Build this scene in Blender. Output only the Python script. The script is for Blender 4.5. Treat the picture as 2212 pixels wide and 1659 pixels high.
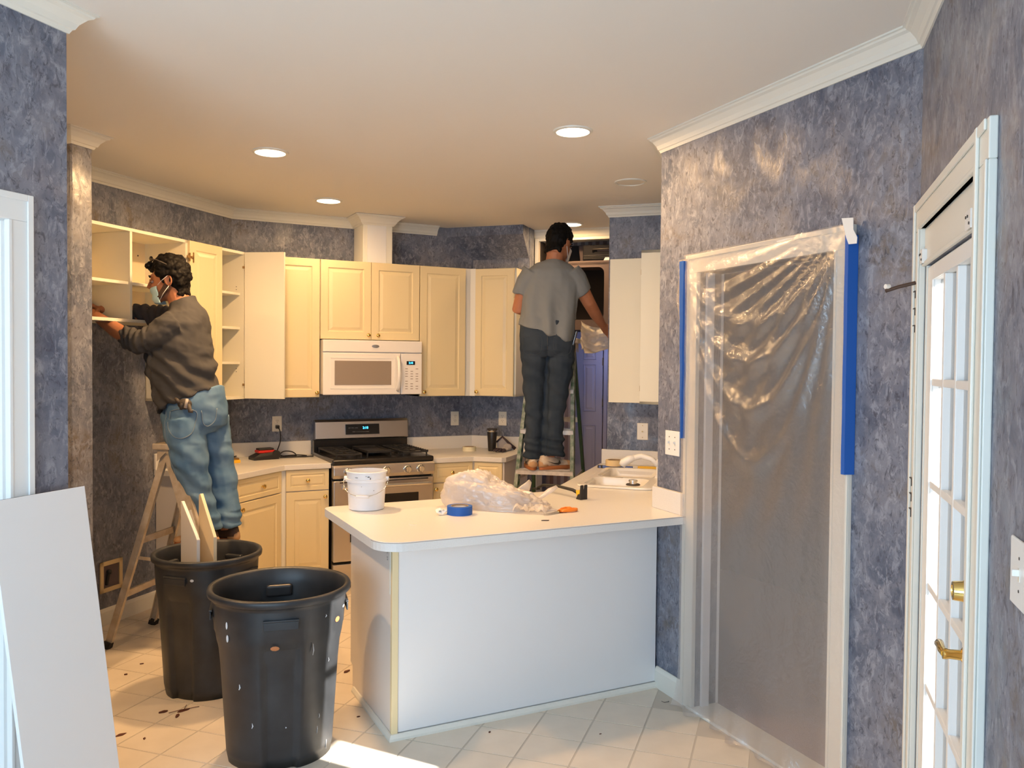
import bpy, bmesh, math, random
from math import sin, cos, pi, radians, sqrt
from mathutils import Vector, Matrix, noise, geometry
random.seed(7)
for o in list(bpy.data.objects): bpy.data.objects.remove(o)
S = bpy.context.scene
COL = S.collection
R2 = sqrt(.5)
# ---------------------------------------------------------------- camera
# room frame: X runs along the back wall and the peninsula, Y towards the back wall
FPX, PITCH, ROLL, YAW, EYE = 1781.87, radians(1.38527), radians(0.51456), radians(-26.6228), 1.61
dp = Vector((cos(YAW), -sin(YAW), 0)); dq = Vector((sin(YAW), cos(YAW), 0))
def to_room(v): return Vector((v.dot(dp), v.dot(dq), v.z))
_f = Vector((0, cos(PITCH), -sin(PITCH))); _u = Vector((0, sin(PITCH), cos(PITCH))); _x = Vector((1, 0, 0))
cx = to_room(cos(ROLL)*_x + sin(ROLL)*_u); cu = to_room(-sin(ROLL)*_x + cos(ROLL)*_u); cf = to_room(_f)
cam_d = bpy.data.cameras.new('camera'); cam = bpy.data.objects.new('camera', cam_d); COL.objects.link(cam)
cam_d.sensor_fit = 'HORIZONTAL'; cam_d.sensor_width = 36; cam_d.lens = 36*FPX/2212; cam_d.clip_start = .02
M = Matrix((cx, cu, -cf)).transposed().to_4x4(); M.translation = (0, 0, EYE); cam.matrix_world = M
S.camera = cam
# ---------------------------------------------------------------- light
S.view_settings.view_transform = 'Standard'; S.view_settings.look = 'None'
S.view_settings.gamma = 1; S.view_settings.use_curve_mapping = False
S.view_settings.exposure = 0.0
wd = bpy.data.worlds.new('world'); S.world = wd; wd.use_nodes = True
wd.node_tree.nodes['Background'].inputs[0].default_value = (.62, .80, 1, 1)
wd.node_tree.nodes['Background'].inputs[1].default_value = .9
def lamp(name, kind, loc, direction, energy, color, **k):
    d = bpy.data.lights.new(name, kind); d.energy = energy; d.color = color
    for a, b in k.items(): setattr(d, a, b)
    o = bpy.data.objects.new(name, d); COL.objects.link(o); o.location = loc
    o.rotation_euler = Vector(direction).to_track_quat('-Z', 'Y').to_euler()
    return o
SUN_EL = radians(29)
lamp('sun', 'SUN', (4, -4, 4), (-.60*cos(SUN_EL), .80*cos(SUN_EL), -sin(SUN_EL)), 26, (1, .95, .88), angle=.009)
# daylight entering through the breakfast nook windows behind the camera
lamp('nook_window_light', 'AREA', (-1.95, -.17, 1.45), (1, 1, -.10), 92, (.52, .76, 1), shape='RECTANGLE', size=2.2, size_y=1.5)
lamp('side_window_light', 'AREA', (-.35, -.83, 1.45), (-.55, 1, -.05), 28, (.52, .76, 1), shape='RECTANGLE', size=.8, size_y=1.4)
# daylight of the laundry room behind the bifold door
lamp('laundry_daylight', 'AREA', (4.02, 5.98, 1.75), (-.15, .6, -.45), 1.2, (.48, .60, 1), shape='RECTANGLE', size=.3, size_y=.5)
lamp('sideroom_fill_light', 'AREA', (3.6, 3.0, 2.70), (0, 0, -1), 5, (1, .9, .8), shape='DISK', size=.3)  # added fill, out of view, brightening the room behind the plastic sheet
WARM = (1, .60, .27)
ZC = 2.735
LIGHTS = [(.825, 4.56), (2.045, 3.45), (1.43, 5.72), (3.385, 5.72), (-.72, 3.72)]  # the last one is an added corridor fixture, out of view, brightening the floor
LPOW = [44, 19, 7.5, 9, 36]

# ---------------------------------------------------------------- materials
def mat(name, col=(.8,.8,.8), rough=.5, metal=0, spec=.5, bump=None, var=None, emit=None, coat=0, alpha=None):
    m = bpy.data.materials.new(name); m.use_nodes = True; nt = m.node_tree; b = nt.nodes['Principled BSDF']
    b.inputs['Base Color'].default_value = (*col, 1); b.inputs['Roughness'].default_value = rough
    b.inputs['Metallic'].default_value = metal; b.inputs['Specular IOR Level'].default_value = spec
    b.inputs['Coat Weight'].default_value = coat
    tc = nt.nodes.new('ShaderNodeTexCoord')
    if var:   # (scale, colour2, amount)
        n = nt.nodes.new('ShaderNodeTexNoise'); n.inputs['Scale'].default_value = var[0]; n.inputs['Detail'].default_value = 5
        nt.links.new(tc.outputs['Object'], n.inputs['Vector'])
        r = nt.nodes.new('ShaderNodeValToRGB'); r.color_ramp.elements[0].position = .35; r.color_ramp.elements[1].position = .68
        r.color_ramp.elements[0].color = (*col, 1)
        r.color_ramp.elements[1].color = (*[col[i]*(1-var[2]) + var[1][i]*var[2] for i in range(3)], 1)
        nt.links.new(n.outputs['Fac'], r.inputs[0]); nt.links.new(r.outputs[0], b.inputs['Base Color'])
    if bump:  # (scale, strength, distance, stretch vector)
        n = nt.nodes.new('ShaderNodeTexNoise'); n.inputs['Scale'].default_value = bump[0]; n.inputs['Detail'].default_value = 4
        mp = nt.nodes.new('ShaderNodeMapping'); mp.inputs['Scale'].default_value = bump[3] if len(bump) > 3 else (1, 1, 1)
        nt.links.new(tc.outputs['Object'], mp.inputs[0]); nt.links.new(mp.outputs[0], n.inputs['Vector'])
        bp = nt.nodes.new('ShaderNodeBump'); bp.inputs['Strength'].default_value = bump[1]; bp.inputs['Distance'].default_value = bump[2]
        nt.links.new(n.outputs['Fac'], bp.inputs['Height']); nt.links.new(bp.outputs[0], b.inputs['Normal'])
    if emit:
        b.inputs['Emission Color'].default_value = (*emit[0], 1); b.inputs['Emission Strength'].default_value = emit[1]
    return m
def wallpaper_mat(name, cols, rough=.42):
    m = bpy.data.materials.new(name); m.use_nodes = True; nt = m.node_tree; L = nt.links; b = nt.nodes['Principled BSDF']
    tc = nt.nodes.new('ShaderNodeTexCoord')
    def nz(scale, det, dist=0, vec=None, rg=.5):
        n = nt.nodes.new('ShaderNodeTexNoise'); n.inputs['Scale'].default_value = scale; n.inputs['Detail'].default_value = det
        n.inputs['Distortion'].default_value = dist; n.inputs['Roughness'].default_value = rg
        L.new(vec or tc.outputs['Object'], n.inputs['Vector']); return n.outputs['Fac']
    def ramp(fac, stops):
        r = nt.nodes.new('ShaderNodeValToRGB'); e = r.color_ramp.elements
        while len(e) < len(stops): e.new(.5)
        for k, (p, c) in enumerate(stops): e[k].position = p; e[k].color = (*c, 1)
        L.new(fac, r.inputs[0]); return r.outputs[0]
    def mix(fac, a, bb, typ='MIX'):
        x = nt.nodes.new('ShaderNodeMix'); x.data_type = 'RGBA'; x.blend_type = typ
        if isinstance(fac, float): x.inputs[0].default_value = fac
        else: L.new(fac, x.inputs[0])
        L.new(a, x.inputs[6]); L.new(bb, x.inputs[7]); return x.outputs[2]
    big = nz(2.4, 5, .6, rg=.6)
    base = ramp(big, [(.36, cols[0]), (.47, cols[1]), (.55, cols[2]), (.64, cols[3])])
    mid = nz(9, 6, 1.2, rg=.65)
    c2 = mix(ramp(mid, [(.44, (0,0,0)), (.60, (.8,.8,.8))]), base, ramp(big, [(.3, cols[2]), (.7, cols[4])]))
    # brushed flecks
    mp = nt.nodes.new('ShaderNodeMapping'); mp.inputs['Scale'].default_value = (1, 1, .55)
    L.new(tc.outputs['Object'], mp.inputs[0])
    fl = nz(30, 6, 1.1, mp.outputs[0], .7)
    c3 = mix(ramp(fl, [(.50, (0,0,0)), (.62, (.9,.9,.9))]), c2, ramp(mid, [(.3, cols[4]), (.7, cols[5])]))
    fd = nz(46, 5, 1.2, mp.outputs[0], .7)
    c4 = mix(ramp(fd, [(.36, (.75,.75,.75)), (.46, (0,0,0))]), c3, ramp(mid, [(0., cols[6]), (1., cols[6])]))
    L.new(c4, b.inputs['Base Color'])
    L.new(ramp(nz(5, 4, .5), [(.42, (.62,.62,.62)), (.60, (.30,.30,.30))]), b.inputs['Roughness']); b.inputs['Specular IOR Level'].default_value = .6
    bp = nt.nodes.new('ShaderNodeBump'); bp.inputs['Strength'].default_value = .55; bp.inputs['Distance'].default_value = .004
    L.new(fl, bp.inputs['Height']); L.new(bp.outputs[0], b.inputs['Normal'])
    return m
MT = {}
MT['wallpaper'] = wallpaper_mat('wallpaper', [(.075,.092,.140), (.125,.142,.195), (.175,.182,.225), (.155,.135,.128), (.225,.245,.305), (.32,.335,.39), (.05,.053,.08)])
MT['ceiling'] = mat('ceiling_paint', (.80,.765,.71), .9, spec=.2)
MT['trim'] = mat('trim_paint', (.78,.76,.68), .35)
MT['white'] = mat('white_paint', (.80,.80,.78), .4)
MT['board'] = mat('white_board', (.80,.80,.80), .35, bump=(60, .02, .001))
MT['cream'] = mat('cream_cabinet', (.77,.645,.39), .38, bump=(6, .05, .002))
MT['inner'] = mat('cabinet_white', (.80,.76,.62), .5)
MT['laminate'] = mat('laminate', (.75,.73,.70), .32, var=(180, (.66,.63,.59), .35))
MT['endpanel'] = mat('pale_end_panel', (.76,.71,.66), .45)
MT['tile'] = mat('vinyl_tile', (.77,.675,.55), .28, var=(9, (.69,.60,.48), .6), bump=(40, .06, .001))
MT['grout'] = mat('tile_seam', (.58,.51,.42), .6)
MT['steel'] = mat('stainless', (.56,.52,.49), .32, 1, bump=(60, .08, .0004, (1, 1, 30)))
MT['chrome'] = mat('chrome', (.75,.74,.72), .16, 1)
MT['black'] = mat('black_enamel', (.012,.011,.011), .22)
MT['iron'] = mat('cast_iron', (.018,.017,.017), .55)
MT['glassdark'] = mat('oven_glass', (.006,.006,.007), .08)
MT['brass'] = mat('brass', (.83,.58,.20), .16, 1)
MT['oldbrass'] = mat('dull_brass', (.40,.25,.10), .35, .9)
MT['appliance'] = mat('white_appliance', (.84,.80,.76), .25)
MT['mwglass'] = mat('microwave_window', (.30,.24,.19), .22)
MT['plate'] = mat('ivory_plastic', (.80,.74,.62), .35)
MT['wplate'] = mat('white_plastic', (.84,.82,.78), .3)
MT['slot'] = mat('dark_slot', (.05,.04,.035), .6)
MT['bin'] = mat('black_bin_plastic', (.018,.019,.021), .42, var=(7, (.055,.058,.062), .5), bump=(30, .12, .002))
MT['binmark'] = mat('paint_smear', (.62,.64,.66), .6)
MT['rust'] = mat('rust_smear', (.45,.16,.05), .7)
MT['bluetape'] = mat('blue_tape', (.010,.10,.42), .55)
MT['bluetape2'] = mat('blue_tape_side', (.10,.16,.42), .6)
MT['cardboard'] = mat('cardboard_core', (.35,.24,.14), .8)
MT['pail'] = mat('pail_plastic', (.82,.82,.84), .4, var=(14, (.72,.70,.68), .35))
MT['grime'] = mat('grime', (.10,.09,.085), .7)
MT['aluladder'] = mat('worn_aluminium', (.50,.40,.28), .5, .15, var=(22, (.66,.58,.48), .8), bump=(50, .2, .001))
MT['greenladder'] = mat('green_fibreglass', (.045,.10,.055), .5, var=(26, (.55,.55,.50), .55), bump=(60, .2, .001))
MT['darkgreen'] = mat('dark_green_fibreglass', (.012,.05,.022), .5)
MT['stepmetal'] = mat('step_metal', (.62,.58,.53), .45, .2, var=(30, (.35,.30,.25), .5))
MT['rubber'] = mat('black_rubber', (.02,.016,.014), .7)
MT['skin'] = mat('skin', (.42,.17,.085), .5, var=(30, (.36,.13,.06), .5), bump=(120, .08, .001))
MT['eyewhite'] = mat('eye_white', (.42,.36,.32), .4)
MT['hair'] = mat('black_hair', (.005,.004,.0035), .6, spec=.12, bump=(70, .4, .003))
MT['shirt1'] = mat('dark_grey_jersey', (.062,.060,.062), .9, spec=.2, bump=(300, .1, .001))
MT['shirt2'] = mat('grey_jersey', (.20,.215,.225), .9, spec=.2, bump=(300, .1, .001))
MT['jeans1'] = mat('light_blue_denim', (.085,.175,.31), .85, spec=.2, var=(6, (.20,.31,.43), .7), bump=(260, .2, .001))
MT['jeans2'] = mat('dark_blue_denim', (.022,.034,.052), .85, spec=.2, var=(6, (.055,.07,.09), .5), bump=(260, .2, .001))
MT['thread'] = mat('denim_seam', (.20,.26,.32), .8)
MT['seam2'] = mat('dark_denim_seam', (.055,.065,.08), .8)
MT['mask'] = mat('blue_mask', (.42,.62,.68), .8, bump=(30, .3, .002, (.2, .2, 3)))
MT['cord_w'] = mat('white_cord', (.75,.72,.70), .6)
MT['shoe'] = mat('off_white_leather', (.66,.56,.44), .55, var=(40, (.45,.28,.16), .5))
MT['shoetan'] = mat('tan_suede', (.50,.30,.16), .8)
MT['gum'] = mat('gum_rubber', (.42,.15,.05), .6)
MT['brown'] = mat('dark_brown', (.07,.035,.02), .6)
MT['mug'] = mat('black_tumbler', (.022,.018,.016), .4)
MT['orange'] = mat('orange_plastic', (.90,.24,.02), .35)
MT['yellow'] = mat('yellow_plastic', (.85,.50,.02), .45)
MT['red'] = mat('red_plastic', (.60,.02,.012), .4)
MT['cordblk'] = mat('black_plastic', (.018,.016,.016), .45)
MT['masking'] = mat('masking_tape', (.72,.55,.30), .6)
MT['palemask'] = mat('pale_tape', (.80,.74,.52), .6)
MT['sinkwhite'] = mat('sink_enamel', (.82,.78,.70), .18)
MT['leaf'] = mat('dry_leaf', (.10,.028,.012), .7)
MT['wood'] = mat('raw_shelf_edge', (.78,.58,.32), .6)
MT['shelfboard'] = mat('shelf_board', (.80,.66,.44), .45)
MT['paper'] = mat('printed_paper', (.80,.79,.78), .7)
MT['glove_g'] = mat('grey_glove_knit', (.42,.38,.36), .9)
MT['glove_b'] = mat('dark_glove_coating', (.05,.028,.03), .6)
MT['case'] = mat('dark_case_plastic', (.009,.009,.012), .7, spec=.15)
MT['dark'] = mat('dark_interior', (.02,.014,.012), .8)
MT['niche'] = mat('mauve_fascia', (.135,.105,.105), .75, spec=.2)
MT['lit_blue'] = mat('bifold_lit_blue', (.30,.32,.50), .45)  # white door; the blue of the daylight is put into its colour
MT['carpet'] = mat('mauve_carpet', (.30,.23,.25), .95, bump=(200, .6, .004))
MT['backroom'] = mat('backroom_wall', (.22,.185,.18), .8)
MT['backjamb'] = mat('jamb_paint', (.80,.80,.80), .4)
MT['ground'] = mat('patio', (.45,.44,.42), .9)
MT['clearplast'] = mat('hinge_pad', (.05,.04,.035), .5)
def stripes():
    m = bpy.data.materials.new('striped_wallpaper'); m.use_nodes = True; nt = m.node_tree; b = nt.nodes['Principled BSDF']
    tc = nt.nodes.new('ShaderNodeTexCoord'); mp = nt.nodes.new('ShaderNodeMapping'); mp.inputs['Rotation'].default_value = (0, 0, radians(45))
    w = nt.nodes.new('ShaderNodeTexWave'); w.inputs['Scale'].default_value = 4.6; w.inputs['Distortion'].default_value = 0; w.bands_direction = 'X'
    r = nt.nodes.new('ShaderNodeValToRGB'); r.color_ramp.elements[0].color = (.42,.27,.22,1); r.color_ramp.elements[1].color = (.66,.52,.47,1)
    r.color_ramp.elements[0].position = .45; r.color_ramp.elements[1].position = .62
    nt.links.new(tc.outputs['Object'], mp.inputs[0]); nt.links.new(mp.outputs[0], w.inputs[0]); nt.links.new(w.outputs['Fac'], r.inputs[0]); nt.links.new(r.outputs[0], b.inputs['Base Color'])
    b.inputs['Roughness'].default_value = .6
    return m
MT['stripes'] = stripes()
def sheet_mat(name, tr, haze, gl, col=(.85,.82,.80), rough=.22):
    m = bpy.data.materials.new(name); m.use_nodes = True; nt = m.node_tree; nt.nodes.clear(); N = nt.nodes.new; L = nt.links
    out = N('ShaderNodeOutputMaterial'); t = N('ShaderNodeBsdfTransparent'); d = N('ShaderNodeBsdfDiffuse'); l = N('ShaderNodeBsdfTranslucent'); g = N('ShaderNodeBsdfGlossy')
    t.inputs[0].default_value = (.95,.93,.92,1); d.inputs[0].default_value = (*col,1); l.inputs[0].default_value = (*col,1); g.inputs['Roughness'].default_value = rough
    tc = N('ShaderNodeTexCoord'); n = N('ShaderNodeTexNoise'); n.inputs['Scale'].default_value = 26; n.inputs['Detail'].default_value = 6; n.inputs['Distortion'].default_value = 1.5
    bp = N('ShaderNodeBump'); bp.inputs['Strength'].default_value = .9; bp.inputs['Distance'].default_value = .005
    L.new(tc.outputs['Object'], n.inputs['Vector']); L.new(n.outputs['Fac'], bp.inputs['Height'])
    for s in (d, l, g): L.new(bp.outputs[0], s.inputs['Normal'])
    a = N('ShaderNodeMixShader'); a.inputs[0].default_value = .5; L.new(d.outputs[0], a.inputs[1]); L.new(l.outputs[0], a.inputs[2])
    b = N('ShaderNodeMixShader'); b.inputs[0].default_value = haze; L.new(t.outputs[0], b.inputs[1]); L.new(a.outputs[0], b.inputs[2])
    c = N('ShaderNodeMixShader'); c.inputs[0].default_value = gl; L.new(b.outputs[0], c.inputs[1]); L.new(g.outputs[0], c.inputs[2])
    L.new(c.outputs[0], out.inputs[0]); return m
MT['sheet'] = sheet_mat('plastic_sheeting', 0, .30, .13, (.90,.84,.80))
MT['bag'] = sheet_mat('crumpled_film', 0, .62, .12, (.93,.88,.84), .3)
MT['drape'] = sheet_mat('milky_film', 0, .9, .12, (.92,.85,.72), .35)
def glass_mat():
    m = bpy.data.materials.new('door_glass'); m.use_nodes = True; nt = m.node_tree; nt.nodes.clear(); N = nt.nodes.new; L = nt.links
    out = N('ShaderNodeOutputMaterial'); t = N('ShaderNodeBsdfTransparent'); g = N('ShaderNodeBsdfGlossy'); g.inputs['Roughness'].default_value = .02
    fr = N('ShaderNodeFresnel'); fr.inputs[0].default_value = 1.45; c = N('ShaderNodeMixShader')
    L.new(fr.outputs[0], c.inputs[0]); L.new(t.outputs[0], c.inputs[1]); L.new(g.outputs[0], c.inputs[2]); L.new(c.outputs[0], out.inputs[0]); return m
MT['glass'] = glass_mat()
MT['led'] = mat('led_disc', (1,1,1), .5, emit=((1, .86, .62), 14))
MT['bluedigit'] = mat('blue_digits', (0,0,0), .5, emit=((.05, .55, 1), 6))
MT['text'] = mat('pale_print', (.35,.34,.33), .6)
MT['darktext'] = mat('dark_print', (.06,.06,.06), .6)

# ---------------------------------------------------------------- mesh helpers
class MB:
    def __init__(s): s.v = []; s.f = []; s.m = []
    def face(s, idx, mi=0): s.f.append(tuple(idx)); s.m.append(mi)
    def add(s, pts): n = len(s.v); s.v += [Vector(p) for p in pts]; return n
    def box(s, x0, x1, y0, y1, z0, z1, mi=0, T=None):
        P = [Vector((x, y, z)) for z in (z0, z1) for y in (y0, y1) for x in (x0, x1)]
        if T: P = [T @ p for p in P]
        n = s.add(P)
        for q in ((0,2,3,1), (4,5,7,6), (0,1,5,4), (2,6,7,3), (0,4,6,2), (1,3,7,5)): s.face([n+i for i in q], mi)
        return s
    def rings(s, rings, mi=0, cap=True, closed=False):
        k = len(rings[0]); st = [s.add(r) for r in rings]
        n = len(rings)
        for a in range(n if closed else n-1):
            A, B = st[a], st[(a+1) % n]
            for i in range(k): s.face((A+i, A+(i+1) % k, B+(i+1) % k, B+i), mi)
        if cap and not closed:
            s.face([st[0]+i for i in reversed(range(k))], mi); s.face([st[-1]+i for i in range(k)], mi)
        return s
    def cyl(s, p0, p1, r, seg=16, r2=None, mi=0, cap=True):
        p0, p1 = Vector(p0), Vector(p1); d = (p1-p0).normalized(); a = d.orthogonal().normalized(); b = d.cross(a)
        r2 = r if r2 is None else r2
        return s.rings([[p+q*(a*cos(t*2*pi/seg)+b*sin(t*2*pi/seg)) for t in range(seg)] for p, q in ((p0, r), (p1, r2))], mi, cap)
    def tube(s, pts, r, seg=8, mi=0, closed=False, up=None, flat=1):
        pts = [Vector(p) for p in pts]; n = len(pts); rg = []
        rr = r if isinstance(r, (list, tuple)) else [r]*n
        a = None
        for i, p in enumerate(pts):
            if closed: d = (pts[(i+1) % n]-pts[i-1])
            else: d = pts[min(i+1, n-1)]-pts[max(i-1, 0)]
            d.normalize()
            if up is not None: a = Vector(up).cross(d); a = a.normalized() if a.length > 1e-4 else d.orthogonal().normalized()
            elif a is None: a = d.orthogonal().normalized()
            else: a = (a-d*a.dot(d)).normalized()
            b = d.cross(a)
            rg.append([p+rr[i]*(a*cos(t*2*pi/seg)+flat*b*sin(t*2*pi/seg)) for t in range(seg)])
        return s.rings(rg, mi, True, closed)
    def lathe(s, prof, seg=24, c=(0,0,0), axis='z', mi=0, cap=False):
        c = Vector(c); rg = []
        for r, z in prof:
            ring = []
            for t in range(seg):
                a = t*2*pi/seg; x, y = r*cos(a), r*sin(a)
                ring.append(c + (Vector((x, y, z)) if axis == 'z' else Vector((x, -z, y)) if axis == 'y' else Vector((z, x, y))))
            rg.append(ring)
        return s.rings(rg, mi, cap)
    def prism(s, poly, z0, z1, mi=0, T=None, holes=()):
        loops = [[Vector((p[0], p[1], 0)) for p in poly]] + [[Vector((p[0], p[1], 0)) for p in h] for h in holes]
        tris = geometry.tessellate_polygon(loops); flat = [p for l in loops for p in l]
        f = (lambda p: T @ p) if T else (lambda p: p)
        a = s.add([f(Vector((p.x, p.y, z0))) for p in flat]); b = s.add([f(Vector((p.x, p.y, z1))) for p in flat])
        for t in tris: s.face([b+i for i in t], mi); s.face([a+i for i in reversed(t)], mi)
        k = 0
        for l in loops:
            n = len(l)
            for i in range(n): s.face((a+k+i, a+k+(i+1) % n, b+k+(i+1) % n, b+k+i), mi)
            k += n
        return s
    def extrude_profile(s, path, prof, mi=0, side=1, cap=True):
        """path: xy polyline; prof: closed list of (offset, z) measured to the side of the path, mitred"""
        n = len(path); P = [Vector((p[0], p[1])) for p in path]; rg = []
        nor = []
        for i in range(n-1):
            d = (P[i+1]-P[i]).normalized(); nor.append(Vector((-d.y, d.x))*side)
        for i in range(n):
            if i == 0: m = nor[0]
            elif i == n-1: m = nor[-1]
            else: m = nor[i-1]+nor[i]; m = m/(m.dot(nor[i]))
            rg.append([Vector((P[i].x+m.x*o, P[i].y+m.y*o, z)) for o, z in prof])
        return s.rings(rg, mi, cap)
    def transform(s, T): s.v = [T @ v for v in s.v]; return s
    def sphere(s, c, r, seg=12, rg=8, mi=0, sc=(1,1,1)):
        c = Vector(c); rings = []
        for j in range(rg+1):
            a = pi*(j+.02*(j == 0)-.02*(j == rg))/rg - pi/2
            rings.append([c+Vector((r*cos(a)*cos(t*2*pi/seg)*sc[0], r*cos(a)*sin(t*2*pi/seg)*sc[1], r*sin(a)*sc[2])) for t in range(seg)])
        return s.rings(rings, mi, True)
    def mesh(s, name):
        me = bpy.data.meshes.new(name); me.from_pydata([tuple(v) for v in s.v], [], s.f)
        me.polygons.foreach_set('material_index', s.m)
        bm = bmesh.new(); bm.from_mesh(me); bmesh.ops.recalc_face_normals(bm, faces=bm.faces); bm.to_mesh(me); bm.free()
        return me
def obj(name, mb, mats, parent=None, smooth=False, bevel=0, loc=None, rot=None, seg=2):
    me = mb.mesh(name) if isinstance(mb, MB) else mb
    mats = mats if isinstance(mats, (list, tuple)) else [mats]
    if not me.materials:
        for m in mats: me.materials.append(MT[m])
    o = bpy.data.objects.new(name, me); COL.objects.link(o)
    if parent: o.parent = parent
    if loc: o.location = loc
    if rot: o.rotation_euler = rot
    if smooth:
        me.polygons.foreach_set('use_smooth', [True]*len(me.polygons))
        if smooth != 'all': me.set_sharp_from_angle(angle=radians(40))
    if bevel:
        b = o.modifiers.new('bevel', 'BEVEL'); b.width = bevel; b.segments = seg; b.limit_method = 'ANGLE'; b.angle_limit = radians(40)
        b.harden_normals = False
    return o
def tag(o, label, cat, group=None, kind=None):
    o['label'] = label; o['category'] = cat
    if group: o['group'] = group
    if kind: o['kind'] = kind
    return o
def thing(name, label, cat, loc=(0,0,0), rz=0, group=None, kind=None):
    o = bpy.data.objects.new(name, None); COL.objects.link(o); o.location = loc; o.rotation_euler = (0, 0, rz); o.empty_display_size = .1
    return tag(o, label, cat, group, kind)
def struct(name, mb, m, label, cat, parent=None, bevel=0, smooth=False):
    o = obj(name, mb, m, parent, bevel=bevel, smooth=smooth)
    if not parent: o['kind'] = 'structure'; o['label'] = label; o['category'] = cat
    return o
def remesh(mb, vox, smooth_it=2, fold=None):
    me = mb.mesh('tmp'); o = bpy.data.objects.new('tmp', me); COL.objects.link(o)
    r = o.modifiers.new('r', 'REMESH'); r.mode = 'VOXEL'; r.voxel_size = vox
    if smooth_it: sm = o.modifiers.new('s', 'SMOOTH'); sm.iterations = smooth_it; sm.factor = .5
    dg = bpy.context.evaluated_depsgraph_get(); dg.update()
    out = bpy.data.meshes.new_from_object(o.evaluated_get(dg)); bpy.data.objects.remove(o)
    if fold:
        nn = [v.normal.copy() for v in out.vertices]
        for v, n in zip(out.vertices, nn): v.co += n*fold(v.co)
    out.polygons.foreach_set('use_smooth', [True]*len(out.polygons))
    out.materials.clear()
    return out
def text(name, s, size, m, parent, loc, rot, ext=.0004):
    c = bpy.data.curves.new(name, 'FONT'); c.body = s; c.size = size; c.extrude = ext; c.align_x = 'CENTER'; c.align_y = 'CENTER'
    o = bpy.data.objects.new('tmp', c); COL.objects.link(o)
    dg = bpy.context.evaluated_depsgraph_get(); me = bpy.data.meshes.new_from_object(o.evaluated_get(dg)); bpy.data.objects.remove(o)
    me.materials.clear(); me.materials.append(MT[m])
    o = bpy.data.objects.new(name, me); COL.objects.link(o); o.parent = parent; o.location = loc; o.rotation_euler = rot
    return o

# ---------------------------------------------------------------- shell
def wall(name, a, b, thick, label, z0=0, z1=ZC, holes=(), m='wallpaper'):
    """a->b in xy; the wall's body lies to the left of a->b by thick (negative: right)"""
    a, b = Vector(a), Vector(b); d = (b-a); L = d.length; d.normalize(); n = Vector((-d.y, d.x))
    T = Matrix(((d.x, n.x, 0, a.x), (d.y, n.y, 0, a.y), (0, 0, 1, 0), (0, 0, 0, 1)))
    mb = MB(); xs = sorted({0, L, *[h[0] for h in holes], *[h[1] for h in holes]}); zs = sorted({z0, z1, *[h[2] for h in holes], *[h[3] for h in holes]})
    y0, y1 = min(0, thick), max(0, thick)
    for i in range(len(xs)-1):
        run = None
        for j in range(len(zs)-1):
            cxm, czm = (xs[i]+xs[i+1])/2, (zs[j]+zs[j+1])/2
            if any(h[0] < cxm < h[1] and h[2] < czm < h[3] for h in holes): continue
            mb.box(xs[i], xs[i+1], y0, y1, zs[j], zs[j+1], T=T)
    return struct(name, mb, m, label, 'wall')
DOORA, DOORB = (2.434, 1.85), (.30, -.284)
wall('wall_back', (.88, 6.40), (2.83, 6.40), .12, 'blue mottled wallpapered wall behind the range')
wall('wall_back_left', (-.53, 4.99), (.88, 6.40), .12, 'blue mottled wall behind the man in the mask')
wall('wall_back_right', (2.83, 6.40), (3.184, 6.046), .12, 'short blue mottled wall behind the tumbler and gloves')
wall('wall_far_right', (3.27, 4.99), (3.70, 4.56), .12, 'blue mottled wall behind the sink')
wall('wall_sink', (3.70, 4.56), (2.505, 3.36), .12, 'diagonal wall along the sink counter')
wall('wall_right', (2.505, 3.36), DOORA, .12, 'blue mottled wall with the plastic-covered doorway', holes=[(.33, 1.16, 0, 2.04)])
wall('wall_patio_door', DOORA, DOORB, .14, 'blue mottled wall around the glazed patio door', holes=[(.15, .94, .012, 1.93)])
wall('wall_left', (-.09, 3.05), (-1.60, 1.64), -.12, 'blue mottled wall behind the leaning white board', holes=[(.22, 1.0, 0, 2.03)])
wall('wall_left_front', (-1.60, 1.64), (-2.95, .95), -.12, 'wall of the breakfast nook left of the camera')
wall('wall_corridor', (-.53, 4.99), (-2.4, 3.12), -.12, 'wall of the side corridor left of the kitchen')
wall('wall_rear', DOORB, (-.72, -1.30), .12, 'window wall right behind the camera', holes=[(.2, 1.1, .7, 2.2)])
wall('wall_nook', (-.72, -1.30), (-2.95, .95), .12, 'window wall of the breakfast nook', holes=[(.4, 2.8, .65, 2.25)])
wall('wall_corridor_end', (-2.4, 3.12), (-1.69, 1.55), -.1, 'end wall of the side corridor')
mb = MB().prism([(-.116,4.574), (-.026,4.663), (-.4455,5.08), (-.535,4.99)], 0, ZC)
struct('wall_stub', mb, 'wallpaper', 'narrow blue mottled wall end left of the refrigerator alcove', 'wall', bevel=.006)
# hall / pantry beyond the second ladder
wall('wall_hall_left', (3.184, 6.046), (3.715, 6.685), .1, 'left side wall of the back hall')
wall('wall_hall_front', (3.27, 6.24), (3.318, 6.192), .05, 'slim blue mottled strip left of the hall opening')
wall('wall_hall_back', (3.6, 6.8), (4.7, 5.70), .1, 'striped wallpaper wall at the end of the back hall', m='stripes')
wall('wall_hall_right', (4.40, 6.0), (3.27, 4.99), .02, 'right side wall of the back hall')
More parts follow.
